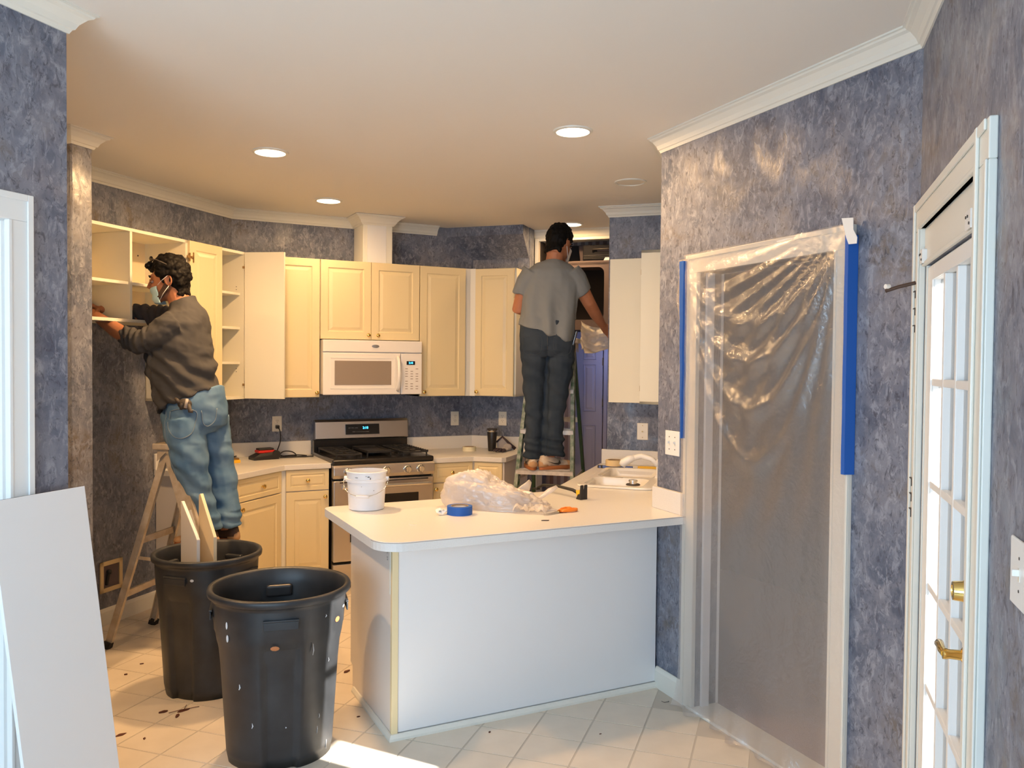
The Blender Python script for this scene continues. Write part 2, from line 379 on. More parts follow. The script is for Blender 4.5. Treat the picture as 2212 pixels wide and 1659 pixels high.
# room behind the plastic
wall('wall_sideroom_back', (4.4, 5.1), (4.4, 1.7), .1, 'back wall of the side room behind the plastic sheet', m='backroom')
wall('wall_sideroom_left', (2.66, 3.32), (4.4, 5.06), .02, 'left wall of the side room behind the plastic sheet', m='backroom')
wall('wall_sideroom_right', (4.4, 1.78), (2.55, 1.78), -.06, 'right wall of the side room behind the plastic sheet', m='backroom')
struct('floor_sideroom', MB().box(2.58, 4.4, 1.78, 5, 0, .012), 'carpet', 'mauve carpet in the side room', 'floor')
# ceiling
mb = MB().prism([(.42,-.42),(2.66,1.80),(4.45,1.8),(4.45,5.6),(4.8,5.9),(3.6,7.1),(2.9,6.52),(.8,6.52),(-2.6,3.3),(-3.2,1.0),(-.7,-1.5)], ZC, ZC+.06)
struct('ceiling', mb, 'ceiling', 'plain painted ceiling over the kitchen', 'ceiling')
# floor: slab with seams showing between vinyl tiles
fl = struct('floor', MB().box(-3.4, 4.9, -1.8, 7.2, -.06, 0), 'grout', 'pale vinyl tile floor laid in diamonds', 'floor')
SIDE = .2286; dgn = SIDE*sqrt(2)
tm = MB().prism([(-SIDE/2+.004,-SIDE/2+.004),(SIDE/2-.004,-SIDE/2+.004),(SIDE/2-.004,SIDE/2-.004),(-SIDE/2+.004,SIDE/2-.004)], 0, .0015).mesh('tile'); tm.materials.append(MT['tile'])
def inroom(x, y):
    if y > 6.38 or x < -.2 and y > x+5.5: return False
    if y > x+5.52 or y < x-.55 or x+y > 9.9: return False
    if x > 2.47 and y < x+.9 and y < 3.45: return False
    if x > 2.5 and y < x+.9: return False
    return True
cells = []
for i in range(-30, 31):
    for j in range(-30, 31):
        x = 2.0+.1615+i*dgn/2; y = 3.133+j*dgn/2
        if (i+j) % 2: continue
        if not inroom(x, y) or y < -1.4 or x < -2.9: continue
        v = Vector((x, y, -EYE)); dz = v.dot(cf)
        vis = dz > .3 and abs(v.dot(cx))/dz < .66 and abs(v.dot(cu))/dz < .5
        hid = (1.12 < x and 3.36 < y) and not (y > 4.3 and x < 2.9)   # under the peninsula / behind it
        cells.append((0 if vis and not hid else 1, dz, x, y))
cells.sort()
st = MB()
for k, (c, dz, x, y) in enumerate(cells):
    if c == 0 and k < 290:
        o = bpy.data.objects.new('tile', tm); COL.objects.link(o); o.parent = fl; o.location = (x, y, 0); o.rotation_euler = (0, 0, pi/4)
    else:
        h = SIDE*R2-.0056; st.prism([(x-h,y),(x,y-h),(x+h,y),(x,y+h)], 0, .0015)
so = obj('tile_field', st, 'tile', fl); so['kind'] = 'stuff'
struct('ground', MB().box(-14, 22, -18, 14, -.30, -.12), 'ground', 'pale patio paving outside the glazed door', 'ground')
tag(obj('shade_column', MB().lathe([(.21,-.12),(.21,.0),(.19,.02),(.19,2.7),(.22,2.72),(.22,2.8)], 28, (2.765,.352,0), cap=True), 'white', smooth=True), 'unseen round white column added outside the patio door to shade its glass', 'column', kind='structure')  # unseen column added to keep the sun off part of the door glass
# crown
CP = [(0,ZC-.072),(.006,ZC-.072),(.012,ZC-.060),(.018,ZC-.057),(.026,ZC-.040),(.044,ZC-.020),(.056,ZC-.014),(.060,ZC-.008),(.068,ZC-.006),(.068,ZC),(0,ZC)]
CY = 6.145
def crown(name, path, side, label): 
    mb = MB().extrude_profile(path, CP, side=side); return struct(name, mb, 'trim', label, 'crown moulding')
crown('trim_1', [(-1.8,3.72),(-.535,4.99),(-.116,4.574),(-.026,4.663),(-.4455,5.08),(.88,6.40),(1.80,6.40)], -1, 'crown moulding above the open upper cabinets')
crown('trim_2', [(2.034,6.40),(2.50,6.40)], -1, 'short crown moulding right of the white chase')
crown('trim_3', [(-.17,3.135),(-.09,3.05),(-1.60,1.64)], 1, 'crown moulding on the wall left of the camera')
crown('trim_4', [(3.9,5.62),(3.27,4.99),(3.70,4.56),(2.505,3.36),(2.434,1.85),(.30,-.284)], -1, 'crown moulding along the right walls')
crown('trim_5', [(3.25,6.26),(4.25,5.26)], -1, 'crown moulding over the hall opening')
# baseboards
BP = [(0,0),(.016,0),(.016,.085),(.012,.098),(.006,.105),(0,.105)]
struct('baseboard_left', MB().extrude_profile([(-.4455,5.08),(.335,5.86)], BP, side=-1), 'trim', 'white baseboard in the refrigerator alcove', 'baseboard')
struct('baseboard_right', MB().extrude_profile([(2.502,3.335),(2.4895,3.11)], BP, side=-1), 'trim', 'white baseboard between the peninsula and the doorway', 'baseboard')
struct('baseboard_stub', MB().extrude_profile([(-.535,4.99),(-.116,4.574),(-.026,4.663)], BP, side=-1), 'trim', 'white baseboard on the narrow wall end', 'baseboard')
struct('baseboard_far_left', MB().extrude_profile([(-.09,3.05),(-.19,2.955)], BP, side=1), 'trim', 'white baseboard behind the leaning board', 'baseboard')
# soffit
d = Vector((R2, -R2)); n = Vector((-R2, -R2)); C2 = Vector((2.83, 6.40)); mb = MB()
sec = [(-.02, ZC), (.17, ZC), (.17, ZC-.075), (-.02, 2.462)]
ringA = [Vector((*(C2+d*.495+n*o), z)) for o, z in sec]; ringB = [Vector((*(C2+d*(-.42)+n*o), z)) for o, z in sec]
mb.rings([ringA, ringB]); struct('wall_soffit', mb, 'wallpaper', 'sloped wallpapered bulkhead above the right upper cabinet', 'soffit')
# white chase over the microwave cabinet
t = thing('duct_chase', 'white boxed duct chase above the microwave cabinet', 'duct chase', (1.918, 6.27, 2.37))
obj('body', MB().box(-.116,.116,-.125,.128,0,ZC-2.372), 'trim', t, bevel=.003)
obj('front_panel', MB().box(-.083,.066,-.129,-.1255,.004,ZC-2.372-.07), 'board', t)
mb = MB().extrude_profile([(-.116,.128),(-.116,-.125),(.116,-.125),(.116,.128)], [(o*1.15, z-2.372) for o, z in CP], side=-1)
obj('crown_collar', mb, 'trim', t)

# ---------------------------------------------------------------- doorway behind plastic (wall_right)
WA, WB = Vector((2.505, 3.36)), Vector(DOORA); wd_ = (WB-WA).normalized(); wn = Vector((wd_.y, -wd_.x))  # wn into the kitchen (-x)
if wn.x > 0: wn = -wn
TA = Matrix(((wd_.x, wn.x, 0, WA.x), (wd_.y, wn.y, 0, WA.y), (0, 0, 1, 0), (0, 0, 0, 1)))   # local: x along wall towards camera, y into the room
def casing(mb, x0, x1, zt, w, T, th=.018, foot=0):
    for a, b in ((x0-w, x0), (x1, x1+w)):
        mb.box(a, b, 0, th, foot, zt, T=T); mb.box(a if a < x0 else b-.02, a+.02 if a < x0 else b, th, th+.006, foot, zt+w, T=T)
        mb.box(b-.012 if a < x0 else a, b if a < x0 else a+.012, th-.001, th+.003, foot, zt, T=T)
    mb.box(x0-w, x1+w, 0, th, zt, zt+w, T=T); mb.box(x0-w+.02, x1+w-.02, th, th+.006, zt+w-.02, zt+w, T=T)
mb = MB(); casing(mb, .33, 1.16, 2.04, .085, TA)
mb2 = MB(); mb2.box(.31,.33,-.135,.0,0,2.06,T=TA); mb2.box(1.16,1.18,-.135,.0,0,2.06,T=TA); mb2.box(.33,1.16,-.135,0,2.04,2.06,T=TA)
mb2.box(.33,.345,-.07,-.03,0,2.04,T=TA); mb2.box(1.145,1.16,-.07,-.03,0,2.04,T=TA)
dr = thing('door_1', 'white cased doorway covered with clear plastic sheeting', 'doorway', (0,0,0), kind='structure')
obj('casing', mb, 'trim', dr, bevel=.003); obj('jamb', mb2, 'backjamb', dr)
obj('threshold', MB().box(.30,1.19,-.13,.03,0,.014,T=TA), 'trim', dr, bevel=.004)
# plastic sheet
ZT = 2.128; nx, nz = 84, 150; sv = []
def sheet_off(u, v):   # u 0..1 left->right, v 0..1 top->bottom
    x = .245 + u*(1.0)
    o = .034
    # swag below the head, hung from both top corners
    sag = 0
    for k, (a, dep) in enumerate(((.16, .020), (.23, .028), (.32, .022), (.42, .014))):
        c = a*(4*u*(1-u))*.9 + .02 + .05*k*u*(1-u)
        sag += dep*math.exp(-((v-c)/.017)**2)*min(1, 6*u*(1-u)+.1)
    # fan of creases from the top right corner
    du, dv = (1-u)*1.0+1e-4, v*2.1+.02; ang = math.atan2(du, dv); rad = math.hypot(du, dv)
    fan = .010*sin(ang*46)*math.exp(-rad*.9)*min(1, rad*5)*(1 if u > .25 else u*4)
    soft = .010*noise.noise(Vector((u*2.2, v*3.2, 3.1))) + .005*noise.noise(Vector((u*7, v*9, 7.7))) + .003*noise.noise(Vector((u*22, v*14, 1.7)))
    edge = min(1, u*12, (1-u)*12)
    return x, o + (sag+fan)*edge*1.0 + soft*edge
mb = MB()
for j in range(nz+1):
    v = j/nz
    for i in range(nx+1):
        u = i/nx; x, o = sheet_off(u, v)
        z = ZT - v*(ZT-.02)
        left = .245 - .03*max(0, sin(min(1, v/.42)*pi))*(1 if v < .42 else 0)*.9
        x = left + (1.245-left)*u
        if v > .93:
            w = (v-.93)/.07; o += .035*w*w*(1+.5*sin(u*19)) + .02*w*sin(u*41+2); z = max(.004+.010*abs(sin(u*23)), z - 0.05*w)
        mb.v.append(TA @ Vector((x, o, z)))
for j in range(nz):
    for i in range(nx): a = j*(nx+1)+i; mb.face((a, a+1, a+nx+2, a+nx+1))
obj_s = tag(obj('plastic_sheet', mb, 'sheet', smooth='all'), 'clear plastic sheeting taped over the doorway on the right wall', 'plastic sheet')
# tapes
mb = MB()
for k in range(24):
    z0 = 2.085-k*.036; w0 = 1.230+.0006*sin(k*.8); mb.rings([[TA @ Vector((x_, y_, zz_)) for x_, y_ in ((w0,.002),(w0,.0402),(1.246,.0402),(1.256,.002))] for zz_ in (z0-.0361, z0)])
tag(obj('painters_tape', mb, 'bluetape'), 'long blue tape strip down the right edge of the plastic sheet', 'tape', 'tape strips on the plastic sheet')
mb = MB()
for k in range(26):
    z0 = 2.10-k*.032; w = .030*(1-k/34); a = .243+.010*(k/26)+.001*sin(k*.9); mb.box(a-w*.6, a+w*.5, .003, .0445, z0-.0322, z0, T=TA)
tag(obj('painters_tape', mb, 'bluetape'), 'thin blue tape strip tapering down the left edge of the plastic sheet', 'tape', 'tape strips on the plastic sheet')
mb = MB().prism([(1.215,2.148),(1.268,2.142),(1.270,2.10),(1.288,2.070),(1.286,2.048),(1.25,2.050),(1.238,2.075)], .041, .0435, T=TA @ Matrix(((1,0,0,0),(0,0,1,0),(0,1,0,0),(0,0,0,1))))
tag(obj('tape_tab', mb, 'wplate'), 'translucent tape tab at the top right corner of the plastic sheet', 'tape')
mb = MB(); P = [(.262,2.10),(.20,2.11),(.175,2.02),(.185,1.93),(.215,1.70),(.232,1.40),(.246,1.33)]
for i, (x, z) in enumerate(P): mb.v += [TA @ Vector((x, .012+.02*(i % 2), z)), TA @ Vector((.262, .02+.006*(i % 2), z))]
for i in range(len(P)-1): mb.face((2*i, 2*i+1, 2*i+3, 2*i+2))
obj('loose_flap', mb, 'sheet', obj_s, smooth='all')

# ---------------------------------------------------------------- patio door (wall_patio_door)
PA, PBv = Vector(DOORA), Vector(DOORB); pd = (PBv-PA).normalized(); pn = Vector((-R2, R2))
TP = Matrix(((pd.x, pn.x, 0, PA.x), (pd.y, pn.y, 0, PA.y), (0, 0, 1, 0), (0, 0, 0, 1)))
pdoor = thing('door_2', 'white glazed patio door with fifteen panes and brass lock', 'door', kind='structure')
mb = MB(); w = .105
for a, b in ((.03, .135), (.955, 1.065)):
    mb.box(a, b, 0, .018, .0, 2.05, T=TP); mb.box(a, a+.022, .018, .026, 0, 2.14, T=TP); mb.box(b-.022, b, .018, .024, 0, 2.05, T=TP)
mb.box(.03, 1.065, 0, .018, 2.05, 2.14, T=TP); mb.box(.05, 1.045, .018, .024, 2.115, 2.14, T=TP); mb.box(.135, .955, .0, .024, 2.05, 2.062, T=TP)
obj('casing', mb, 'trim', pdoor, bevel=.003)
mb = MB().box(.135,.955,-.02,.004,1.938,2.05,T=TP).box(.135,.955,.0,.012,1.930,1.942,T=TP)
mb.box(.135,.155,-.14,.0,0,1.938,T=TP).box(.935,.955,-.14,0,0,1.938,T=TP)
obj('frame', mb, 'trim', pdoor, bevel=.002)
x0, x1 = .158, .932; gx0, gx1, gz0, gz1 = .275, .818, .335, 1.875; mb = MB()
mb.box(x0, gx0, -.045, -.004, .015, 1.925, T=TP).box(gx1, x1, -.045, -.004, .015, 1.925, T=TP).box(gx0, gx1, -.045, -.004, .015, gz0, T=TP).box(gx0, gx1, -.045, -.004, gz1, 1.925, T=TP)
obj('leaf', mb, 'white', pdoor, bevel=.004)
cw = (gx1-gx0)/3; rh = (gz1-gz0)/5
for i in range(1, 3): obj('muntin', MB().box(gx0+cw*i-.011, gx0+cw*i+.011, -.038, -.002, gz0, gz1, T=TP), 'white', pdoor, bevel=.003)
for j in range(1, 5): obj('muntin', MB().box(gx0, gx1, -.038, -.003, gz0+rh*j-.011, gz0+rh*j+.011, T=TP), 'white', pdoor, bevel=.003)
for i in range(3):
    for j in range(5): obj('pane', MB().box(gx0+cw*i, gx0+cw*(i+1), -.026, -.022, gz0+rh*j, gz0+rh*(j+1), T=TP), 'glass', pdoor)
mb = MB().box(gx0-.02,gx1+.02,-.004,.001,gz0-.02,gz0,T=TP).box(gx0-.02,gx1+.02,-.004,.001,gz1,gz1+.02,T=TP).box(gx0-.02,gx0,-.004,.001,gz0,gz1,T=TP).box(gx1,gx1+.02,-.004,.001,gz0,gz1,T=TP)
obj('glazing_bead', mb, 'white', pdoor)
sx = .885
lk = obj('deadbolt', MB().lathe([(.034,0),(.034,.003),(.030,.008),(.024,.020),(.0225,.036),(.0215,.040),(.014,.041),(.013,.038),(.001,.037)], 28, axis='y', mi=0).transform(Matrix.Rotation(pi, 4, 'Z')).transform(TP @ Matrix.Translation((sx, -.004, 1.090))), 'brass', pdoor, smooth=True)
hb = MB().lathe([(.036,0),(.035,.004),(.024,.010),(.018,.016),(.012,.02),(.011,.045),(.013,.050),(.013,.058),(.001,.059)], 26, axis='y').transform(Matrix.Rotation(pi, 4, 'Z'))
hb.tube([(0,.052,0),(-.02,.056,.002),(-.045,.055,.004),(-.075,.053,.0),(-.098,.052,-.006)], [.010,.0095,.009,.011,.008], 12)
obj('lever_handle', hb.transform(TP @ Matrix.Translation((sx, -.004, .940))), 'brass', pdoor, smooth=True)
# blind brackets and mortises
for (xx, zz) in ((.155, 1.958), (.865, 1.955)):
    b = thing('blind_bracket', 'small white blind bracket at the %s end of the patio door head' % ('far' if xx < .5 else 'near'), 'bracket', TP @ Vector((xx, .012, zz)), pi/4)
    obj('plate', MB().box(-.030,.030,.004,.006,-.022,.022) .box(-.030,-.028,-.03,.004,-.022,.022).box(-.03,.03,-.03,.004,.020,.022), 'wplate', b)
    obj('flap', MB().box(.024,.062,-.012,-.010,.012,.022).transform(Matrix.Rotation(-.35, 4, 'Y')), 'wplate', b)
    for x_, z_ in ((.018,.008),(-.002,.008),(-.018,-.010)): obj('screw', MB().cyl((x_,.008,z_),(x_,-.001,z_),.0035,8), 'slot', b)
mk = MB()
for zz in (1.845, 1.79, 1.735, 1.24, 1.19, 1.14):
    mk.box(.062,.102,.0182,.0250,zz+.010,zz+.0125,T=TP).box(.100,.1035,.0182,.0250,zz-.012,zz+.0125,T=TP)
obj('mortise_marks', mk, 'slot', pdoor)
ca = thing('door_closer_arm', 'dark bent closer arm sticking out beside the patio door', 'closer arm', TP @ Vector((.075, .02, 1.885)))
obj('arm', MB().tube([(0,0,0),(-.02,.045,-.010),(-.035,.085,-.022)], .006, 8), 'brown', ca, smooth=True)
obj('tip', MB().cyl((-.03,.075,-.008),(-.045,.078,-.008),.008,12), 'wplate', ca, smooth=True)
# near light switch on the patio wall
def switch_plate(name, label, T, w, h, m, kind, cat='switch'):
    """T: local x along wall, y out of the wall"""
    t = thing(name, label, cat, T.translation); t.matrix_world = T
    obj('plate', MB().box(-w/2, w/2, 0, .006, -h/2, h/2), m, t, bevel=.003)
    if kind == 'toggle2' or kind == 'toggle1':
        for xx in ((-.023, .023) if kind == 'toggle2' else (0,)):
            obj('slot', MB().box(xx-.005, xx+.005, .0055, .0068, -.012, .012), 'plate', t)
            obj('toggle', MB().box(xx-.0035, xx+.0035, .006, .018, -.002, .010).transform(Matrix.Rotation(0, 4, 'X')), m, t, bevel=.001)
            for zz in (.03, -.03): obj('screw', MB().cyl((xx,.005,zz),(xx,.0068,zz),.003,8), 'slot', t)
    elif kind == 'outlet':
        for zz in (.020, -.020):
            r = obj('receptacle', MB().lathe([(.0165,0),(.0165,.0015),(.0155,.002),(.001,.002)], 20, axis='y').transform(Matrix.Rotation(pi, 4, 'Z')).transform(Matrix.Translation((0,.006,zz))), m, t, smooth=True)
            obj('socket_slots', MB().box(-.0075,-.0055,.0078,.0086,zz-.001,zz+.008).box(.0055,.0075,.0078,.0086,zz-.001,zz+.008).cyl((0,.0078,zz-.008),(0,.0086,zz-.008),.0025,8), 'slot', t)
    elif kind == 'coax':
        for zz in (.042, -.042): obj('screw', MB().cyl((0,.005,zz),(0,.0072,zz),.004,10), 'oldbrass', t)
        obj('connector', MB().cyl((0,.005,0),(0,.014,0),.0055,10), 'oldbrass', t, smooth=True)
    return t
T0 = Matrix.Translation(TP @ Vector((1.325, 0, 1.235))) @ Matrix.Rotation(pi/4, 4, 'Z'); switch_plate('light_switch', 'large white light switch on the wall right of the patio door', T0, .125, .125, 'wplate', 'toggle1')
T0 = Matrix.Translation(TA @ Vector((.130, 0, 1.232))) @ Matrix.Rotation(math.atan2(wn.y, wn.x)-pi/2, 4, 'Z'); switch_plate('light_switch', 'white double light switch left of the plastic-covered doorway', T0, .118, .12, 'wplate', 'toggle2')
def wframe(o, ang): # ang: direction of local x; local y points out of the wall (to the right of x reversed)
    return Matrix.Translation(o) @ Matrix.Rotation(ang, 4, 'Z')
# local y must point into the room: use rotations where +y is the room side
switch_plate('wall_outlet', 'ivory outlet with a black plug left of the range', wframe((1.211,6.40,1.14), pi), .072, .117, 'plate', 'outlet', 'outlet')
switch_plate('wall_outlet', 'ivory outlet between the range and the corner', wframe((2.672,6.40,1.15), pi), .072, .117, 'plate', 'outlet', 'outlet')
switch_plate('wall_outlet', 'ivory outlet above the black tumbler', wframe((3.026,6.204,1.153), pi*.75), .072, .117, 'plate', 'outlet', 'outlet')
switch_plate('cable_plate', 'ivory cable jack plate on the wall above the sink backsplash', wframe((3.451,4.809,1.14), pi*.75), .078, .12, 'plate', 'coax', 'wall plate')
# left door (wall_left)
LA, LB = Vector((-.09, 3.05)), Vector((-1.60, 1.64)); ld = (LB-LA).normalized(); ln = Vector((-ld.y, ld.x))
TL = Matrix(((ld.x, ln.x, 0, LA.x), (ld.y, ln.y, 0, LA.y), (0,0,1,0), (0,0,0,1)))
ldoor = thing('door_3', 'white panelled door in the wall left of the camera', 'door', kind='structure')
mb = MB(); casing(mb, .222, .998, 2.03, .082, TL); obj('casing', mb, 'white', ldoor, bevel=.003)
mb = MB().box(.23,.99,-.06,-.02,.01,2.025,T=TL); obj('leaf', mb, 'white', ldoor)
obj('jamb', MB().box(.205,.232,-.12,.001,0,2.04,T=TL).box(.988,1.01,-.12,.001,0,2.04,T=TL).box(.205,1.01,-.12,.001,2.024,2.04,T=TL), 'white', ldoor)
mb = MB()
for a, b, c, e in ((.32,.58,.2,.95), (.64,.90,.2,.95), (.32,.58,1.1,1.9), (.64,.90,1.1,1.9)):
    mb.box(a,b,-.022,-.016,c,e,T=TL)
obj('raised_panel', mb, 'white', ldoor, bevel=.006)

# ---------------------------------------------------------------- cabinets
def raised(w, h, th=.019, ins=.055, y0=0):
    """door / drawer front: x 0..w, z 0..h, front at y=-th"""
    mb = MB(); steps = [(0, -th+.003), (.003, -th), (ins, -th), (ins+.006, -th+.006), (ins+.014, -th+.006), (ins+.034, -th+.001)]
    if min(w, h) < .2: steps = [(0, -th+.003), (.003, -th), (ins, -th), (ins+.004, -th+.005), (ins+.008, -th+.005), (ins+.018, -th+.001)]
    rg = [[(i, y, i), (w-i, y, i), (w-i, y, h-i), (i, y, h-i)] for i, y in steps]
    rg = [[Vector((a, b+y0, c)) for a, b, c in r] for r in rg]
    rg = [[Vector((0, y0, 0)), Vector((w, y0, 0)), Vector((w, y0, h)), Vector((0, y0, h))]] + rg
    return mb.rings(rg)
def knob(parent, x, y, z, label=True):
    k = obj('knob', MB().lathe([(.004,0),(.008,.002),(.0055,.006),(.005,.012),(.011,.016),(.015,.021),(.014,.027),(.008,.031),(.001,.032)], 18, (x, y, z), axis='y'), 'brass', parent, smooth=True)
    return k
def front(parent, name, x, z, w, h, y, kn=None, ins=.055):
    mb = raised(w, h, ins=ins, y0=y); mb.transform(Matrix.Translation((x, 0, z)))
    d_ = obj(name, mb, 'cream', parent)
    if kn:
        k = MB().lathe([(.004,0),(.008,.002),(.0055,.006),(.005,.012),(.011,.016),(.015,.021),(.014,.027),(.008,.031),(.001,.032)], 18, axis='y')
        k.transform(Matrix.Translation((kn[0], y-.019, kn[1]))); obj('knob', k, 'brass', d_, smooth=True)
    return d_
def hinge(parent, T):
    mb = MB().box(-.028,.004,-.004,.002,-.008,.008).box(-.012,0,-.006,.002,-.026,.026).box(.006,.022,-.006,.006,-.007,.007).box(.026,.034,-.006,.012,-.032,.032).box(.020,.036,-.004,.016,-.010,.010)
    mb.transform(T); return obj('hinge', mb, 'oldbrass', parent, bevel=.002)
UB, UT, UD = 1.352, 2.368, .33
# back wall uppers: local origin at wall plane, floor
def carcass(mb, x0, x1, z0, z1, dep, openf=False, th=.018):
    mb.box(x0, x0+th, -dep, -.002, z0, z1).box(x1-th, x1, -dep, -.002, z0, z1).box(x0, x1, -dep, -.002, z0, z0+th).box(x0, x1, -dep, -.002, z1-th, z1).box(x0, x1, -.01, -.002, z0, z1)
def upper(label, loc, rz, x0, x1, z0=UB, z1=UT, doors=(), group='upper kitchen cabinets'):
    t = thing('upper_cabinet', label, 'cabinet', loc, rz, group)
    mb = MB(); carcass(mb, x0, x1, z0, z1, UD); obj('body', mb, 'inner', t)
    for x, w, kx, kz in doors: front(t, 'door', x, z0+.002, w, z1-z0-.004, -UD-.001, (kx, kz))
    return t
BW = (0, 6.40, 0)
upper('tall cream upper cabinet left of the microwave, beside the open door', BW, 0, 1.035, 1.453, doors=[(1.037, .414, 1.428, UB+.035)])
upper('short two-door cream cabinet directly above the microwave', BW, 0, 1.455, 2.227, z0=1.782, doors=[(1.457, .383, 1.815, 1.817), (1.843, .382, 1.889, 1.817)])
t = upper('tall cream upper cabinet right of the microwave', BW, 0, 2.229, 2.66, doors=[(2.231, .383, 2.262, UB+.035)])
# corner filler
mb = MB().prism([(2.616, 6.069),(2.662,6.069),(2.694,6.04),(2.700,6.05),(2.70,6.10),(2.616,6.10)], UB, UT)
tag(obj('corner_filler', mb, 'trim'), 'narrow white filler strip between the two right upper cabinets', 'filler strip')
C2L = (2.83, 6.40, 0)
upper('tall cream upper cabinet above the black tumbler', C2L, -pi/4, .15, .497, doors=[(.152, .330, .178, UB+.035)])
# left wall uppers
C1L = (.88, 6.40, 0)
t = upper('open corner cabinet with four shelf levels behind the man in the mask', C1L, pi/4, -.868, -.284)
front(t, 'door', -.866, UB+.002, .312, UT-UB-.004, -UD-.001)
obj('divider', MB().box(-.556,-.546,-UD,-.01,UB+.018,UT-.018), 'inner', t)
for z in (1.592, 1.832, 2.070): obj('shelf', MB().box(-.848,-.302,-UD+.03,-.01,z,z+.017), 'inner', t, bevel=.002)
mb = MB().box(0, .285, -.019, 0, UB+.002, UT-.002); mb.transform(Matrix.Translation((-.284, -UD-.004, 0)) @ Matrix.Rotation(radians(-33-45+0), 4, 'Z'))
od = obj('open_door', mb, 'inner', t, bevel=.002); od['label'] = 'open door showing its plain white inner face'
for z in (1.45, 2.262): hinge(od, Matrix.Translation((-.284, -UD-.004, z)) @ Matrix.Rotation(radians(-30), 4, 'Z') @ Matrix.Translation((0,-.006,0)))
obj('screw', MB().sphere((-.284+.062, -UD-.262, 1.385), .003, 8, 5), 'slot', od)
for z in (1.54, 1.56, 2.11, 2.13): obj('pin_hole', MB().cyl((-.3015,-UD+.06,z),(-.3035,-UD+.06,z),.003,8), 'slot', t)
hinge(t, Matrix.Translation((-.868, -UD-.020, 2.262)) )
t = upper('open doorless cabinet above the refrigerator alcove', C1L, pi/4, -1.862, -.870, z0=1.83)
obj('divider', MB().box(-1.345,-1.327,-UD,-.01,1.848,UT-.018), 'inner', t, bevel=.002)
for a, b in ((-1.844,-1.345), (-1.327,-.888)): obj('shelf', MB().box(a,b,-UD+.012,-.01,2.045,2.063), 'inner', t, bevel=.002)
obj('back_panel', MB().box(-1.844,-.888,-.02,-.011,1.85,2.35), 'shelfboard', t)
for q in ((-1.60,-.021,2.235),(-.95,-.021,2.27)): obj('screw', MB().sphere(q, .005, 8, 5), 'slot', t)
# window wall upper, end panel and open door seen from the camera
WSL = (3.70, 4.56, 0)   # local x = (-,-) towards the camera, front faces -x+y
t = thing('upper_cabinet', 'pale upper cabinet with an open plain door over the sink', 'cabinet', WSL, pi*1.25, 'upper kitchen cabinets')
mb = MB(); carcass(mb, 0.002, .395, UB, UT, UD-.02); obj('body', mb, 'inner', t)
mb = MB().box(0, .255, -.019, 0, UB-.004, UT-.02); mb.transform(Matrix.Translation((.150, -UD+.012, 0)) @ Matrix.Rotation(radians(-93), 4, 'Z'))
od = obj('open_door', mb, 'inner', t, bevel=.002)
for z in (1.45, 2.25): obj('hinge', MB().box(.14,.172,-UD-.02,-UD+.015,z-.02,z+.02), 'oldbrass', t, bevel=.003)
# bases
CH, CT = .90, .038
def base(label, loc, rz, x0, x1, dr_, kn_dr, kn_door, dep=.60, endp=None):
    t = thing('base_cabinet', label, 'cabinet', loc, rz, 'base kitchen cabinets')
    mb = MB().box(x0, x1, -dep+.0, -.005, .10, CH-CT-.001).box(x0+.01, x1-.01, -dep+.07, -.01, 0.0015, .10); obj('body', mb, 'endpanel', t)
    a, w = dr_
    front(t, 'drawer', a, .712, w, .146, -dep, kn_dr, ins=.030)
    front(t, 'door', a, .115, w, .590, -dep, kn_door)
    return t
base('cream base cabinet with drawer just left of the range', BW, 0, 1.135, 1.460, (1.158, .298), (1.303, .785), (1.425, .665))
base('cream base cabinet just right of the range', BW, 0, 2.236, 2.578, (2.240, .325), (2.392, .785), (2.262, .665))
base('cream diagonal base cabinet beside the man in jeans', C1L, pi/4, -.778, -.255, (-.774, .500), (-.50, .785), (-.725, .665))
base('narrow cream base cabinet under the black tumbler', C2L, -pi/4, .252, .500, (.262, .226), (.375, .785), (.29, .665))
for nm, pts, lb in (('corner_filler', [(1.108,5.782),(1.133,5.797),(1.156,5.797),(1.156,5.86),(1.09,5.86)], 'narrow white filler strip between the two left base cabinets'),
                ('corner_filler', [(2.566,5.797),(2.590,5.797),(2.606,5.785),(2.625,5.83),(2.566,5.86)], 'narrow white filler strip between the two right base cabinets')):
    tag(obj(nm, MB().prism(pts, .10, CH-CT-.001), 'trim'), lb, 'filler strip')
# countertops
ct = thing('countertop', 'white laminate countertop left of the range', 'countertop')
a = .635; s225 = a*math.tan(pi/8)
def L1(s, dpt): return (.88+R2*s+R2*dpt, 6.40+R2*s-R2*dpt)
def D1(s, dpt): return (2.83+R2*s-R2*dpt, 6.40-R2*s-R2*dpt)
poly = [L1(-.80, .006), L1(-.80, a), (.88+s225, 6.40-a), (1.467, 6.40-a), (1.467, 6.394), (.882, 6.394)]
obj('slab', MB().prism(poly, CH-CT, CH), 'laminate', ct, bevel=.004)
obj('backsplash', MB().prism([L1(-.80,.004), L1(-.80,.022), (.889,6.378), (1.467,6.378), (1.467,6.396), (.882,6.396)], CH, 1.005), 'laminate', ct, bevel=.003)
ct = thing('countertop', 'white laminate countertop right of the range', 'countertop')
e0 = D1(.515, .006); e1 = D1(.515, a)
obj('slab', MB().prism([(2.232,6.394),(2.232,6.40-a),(2.83-s225,6.40-a),D1(.49,a),D1(.515,a-.03),e0,(2.828,6.394)], CH-CT, CH), 'laminate', ct, bevel=.004)
obj('backsplash', MB().prism([(2.232,6.396),(2.232,6.378),(2.821,6.378),D1(.515,.022),D1(.515,.004),(2.828,6.396)], CH, 1.005), 'laminate', ct, bevel=.003)
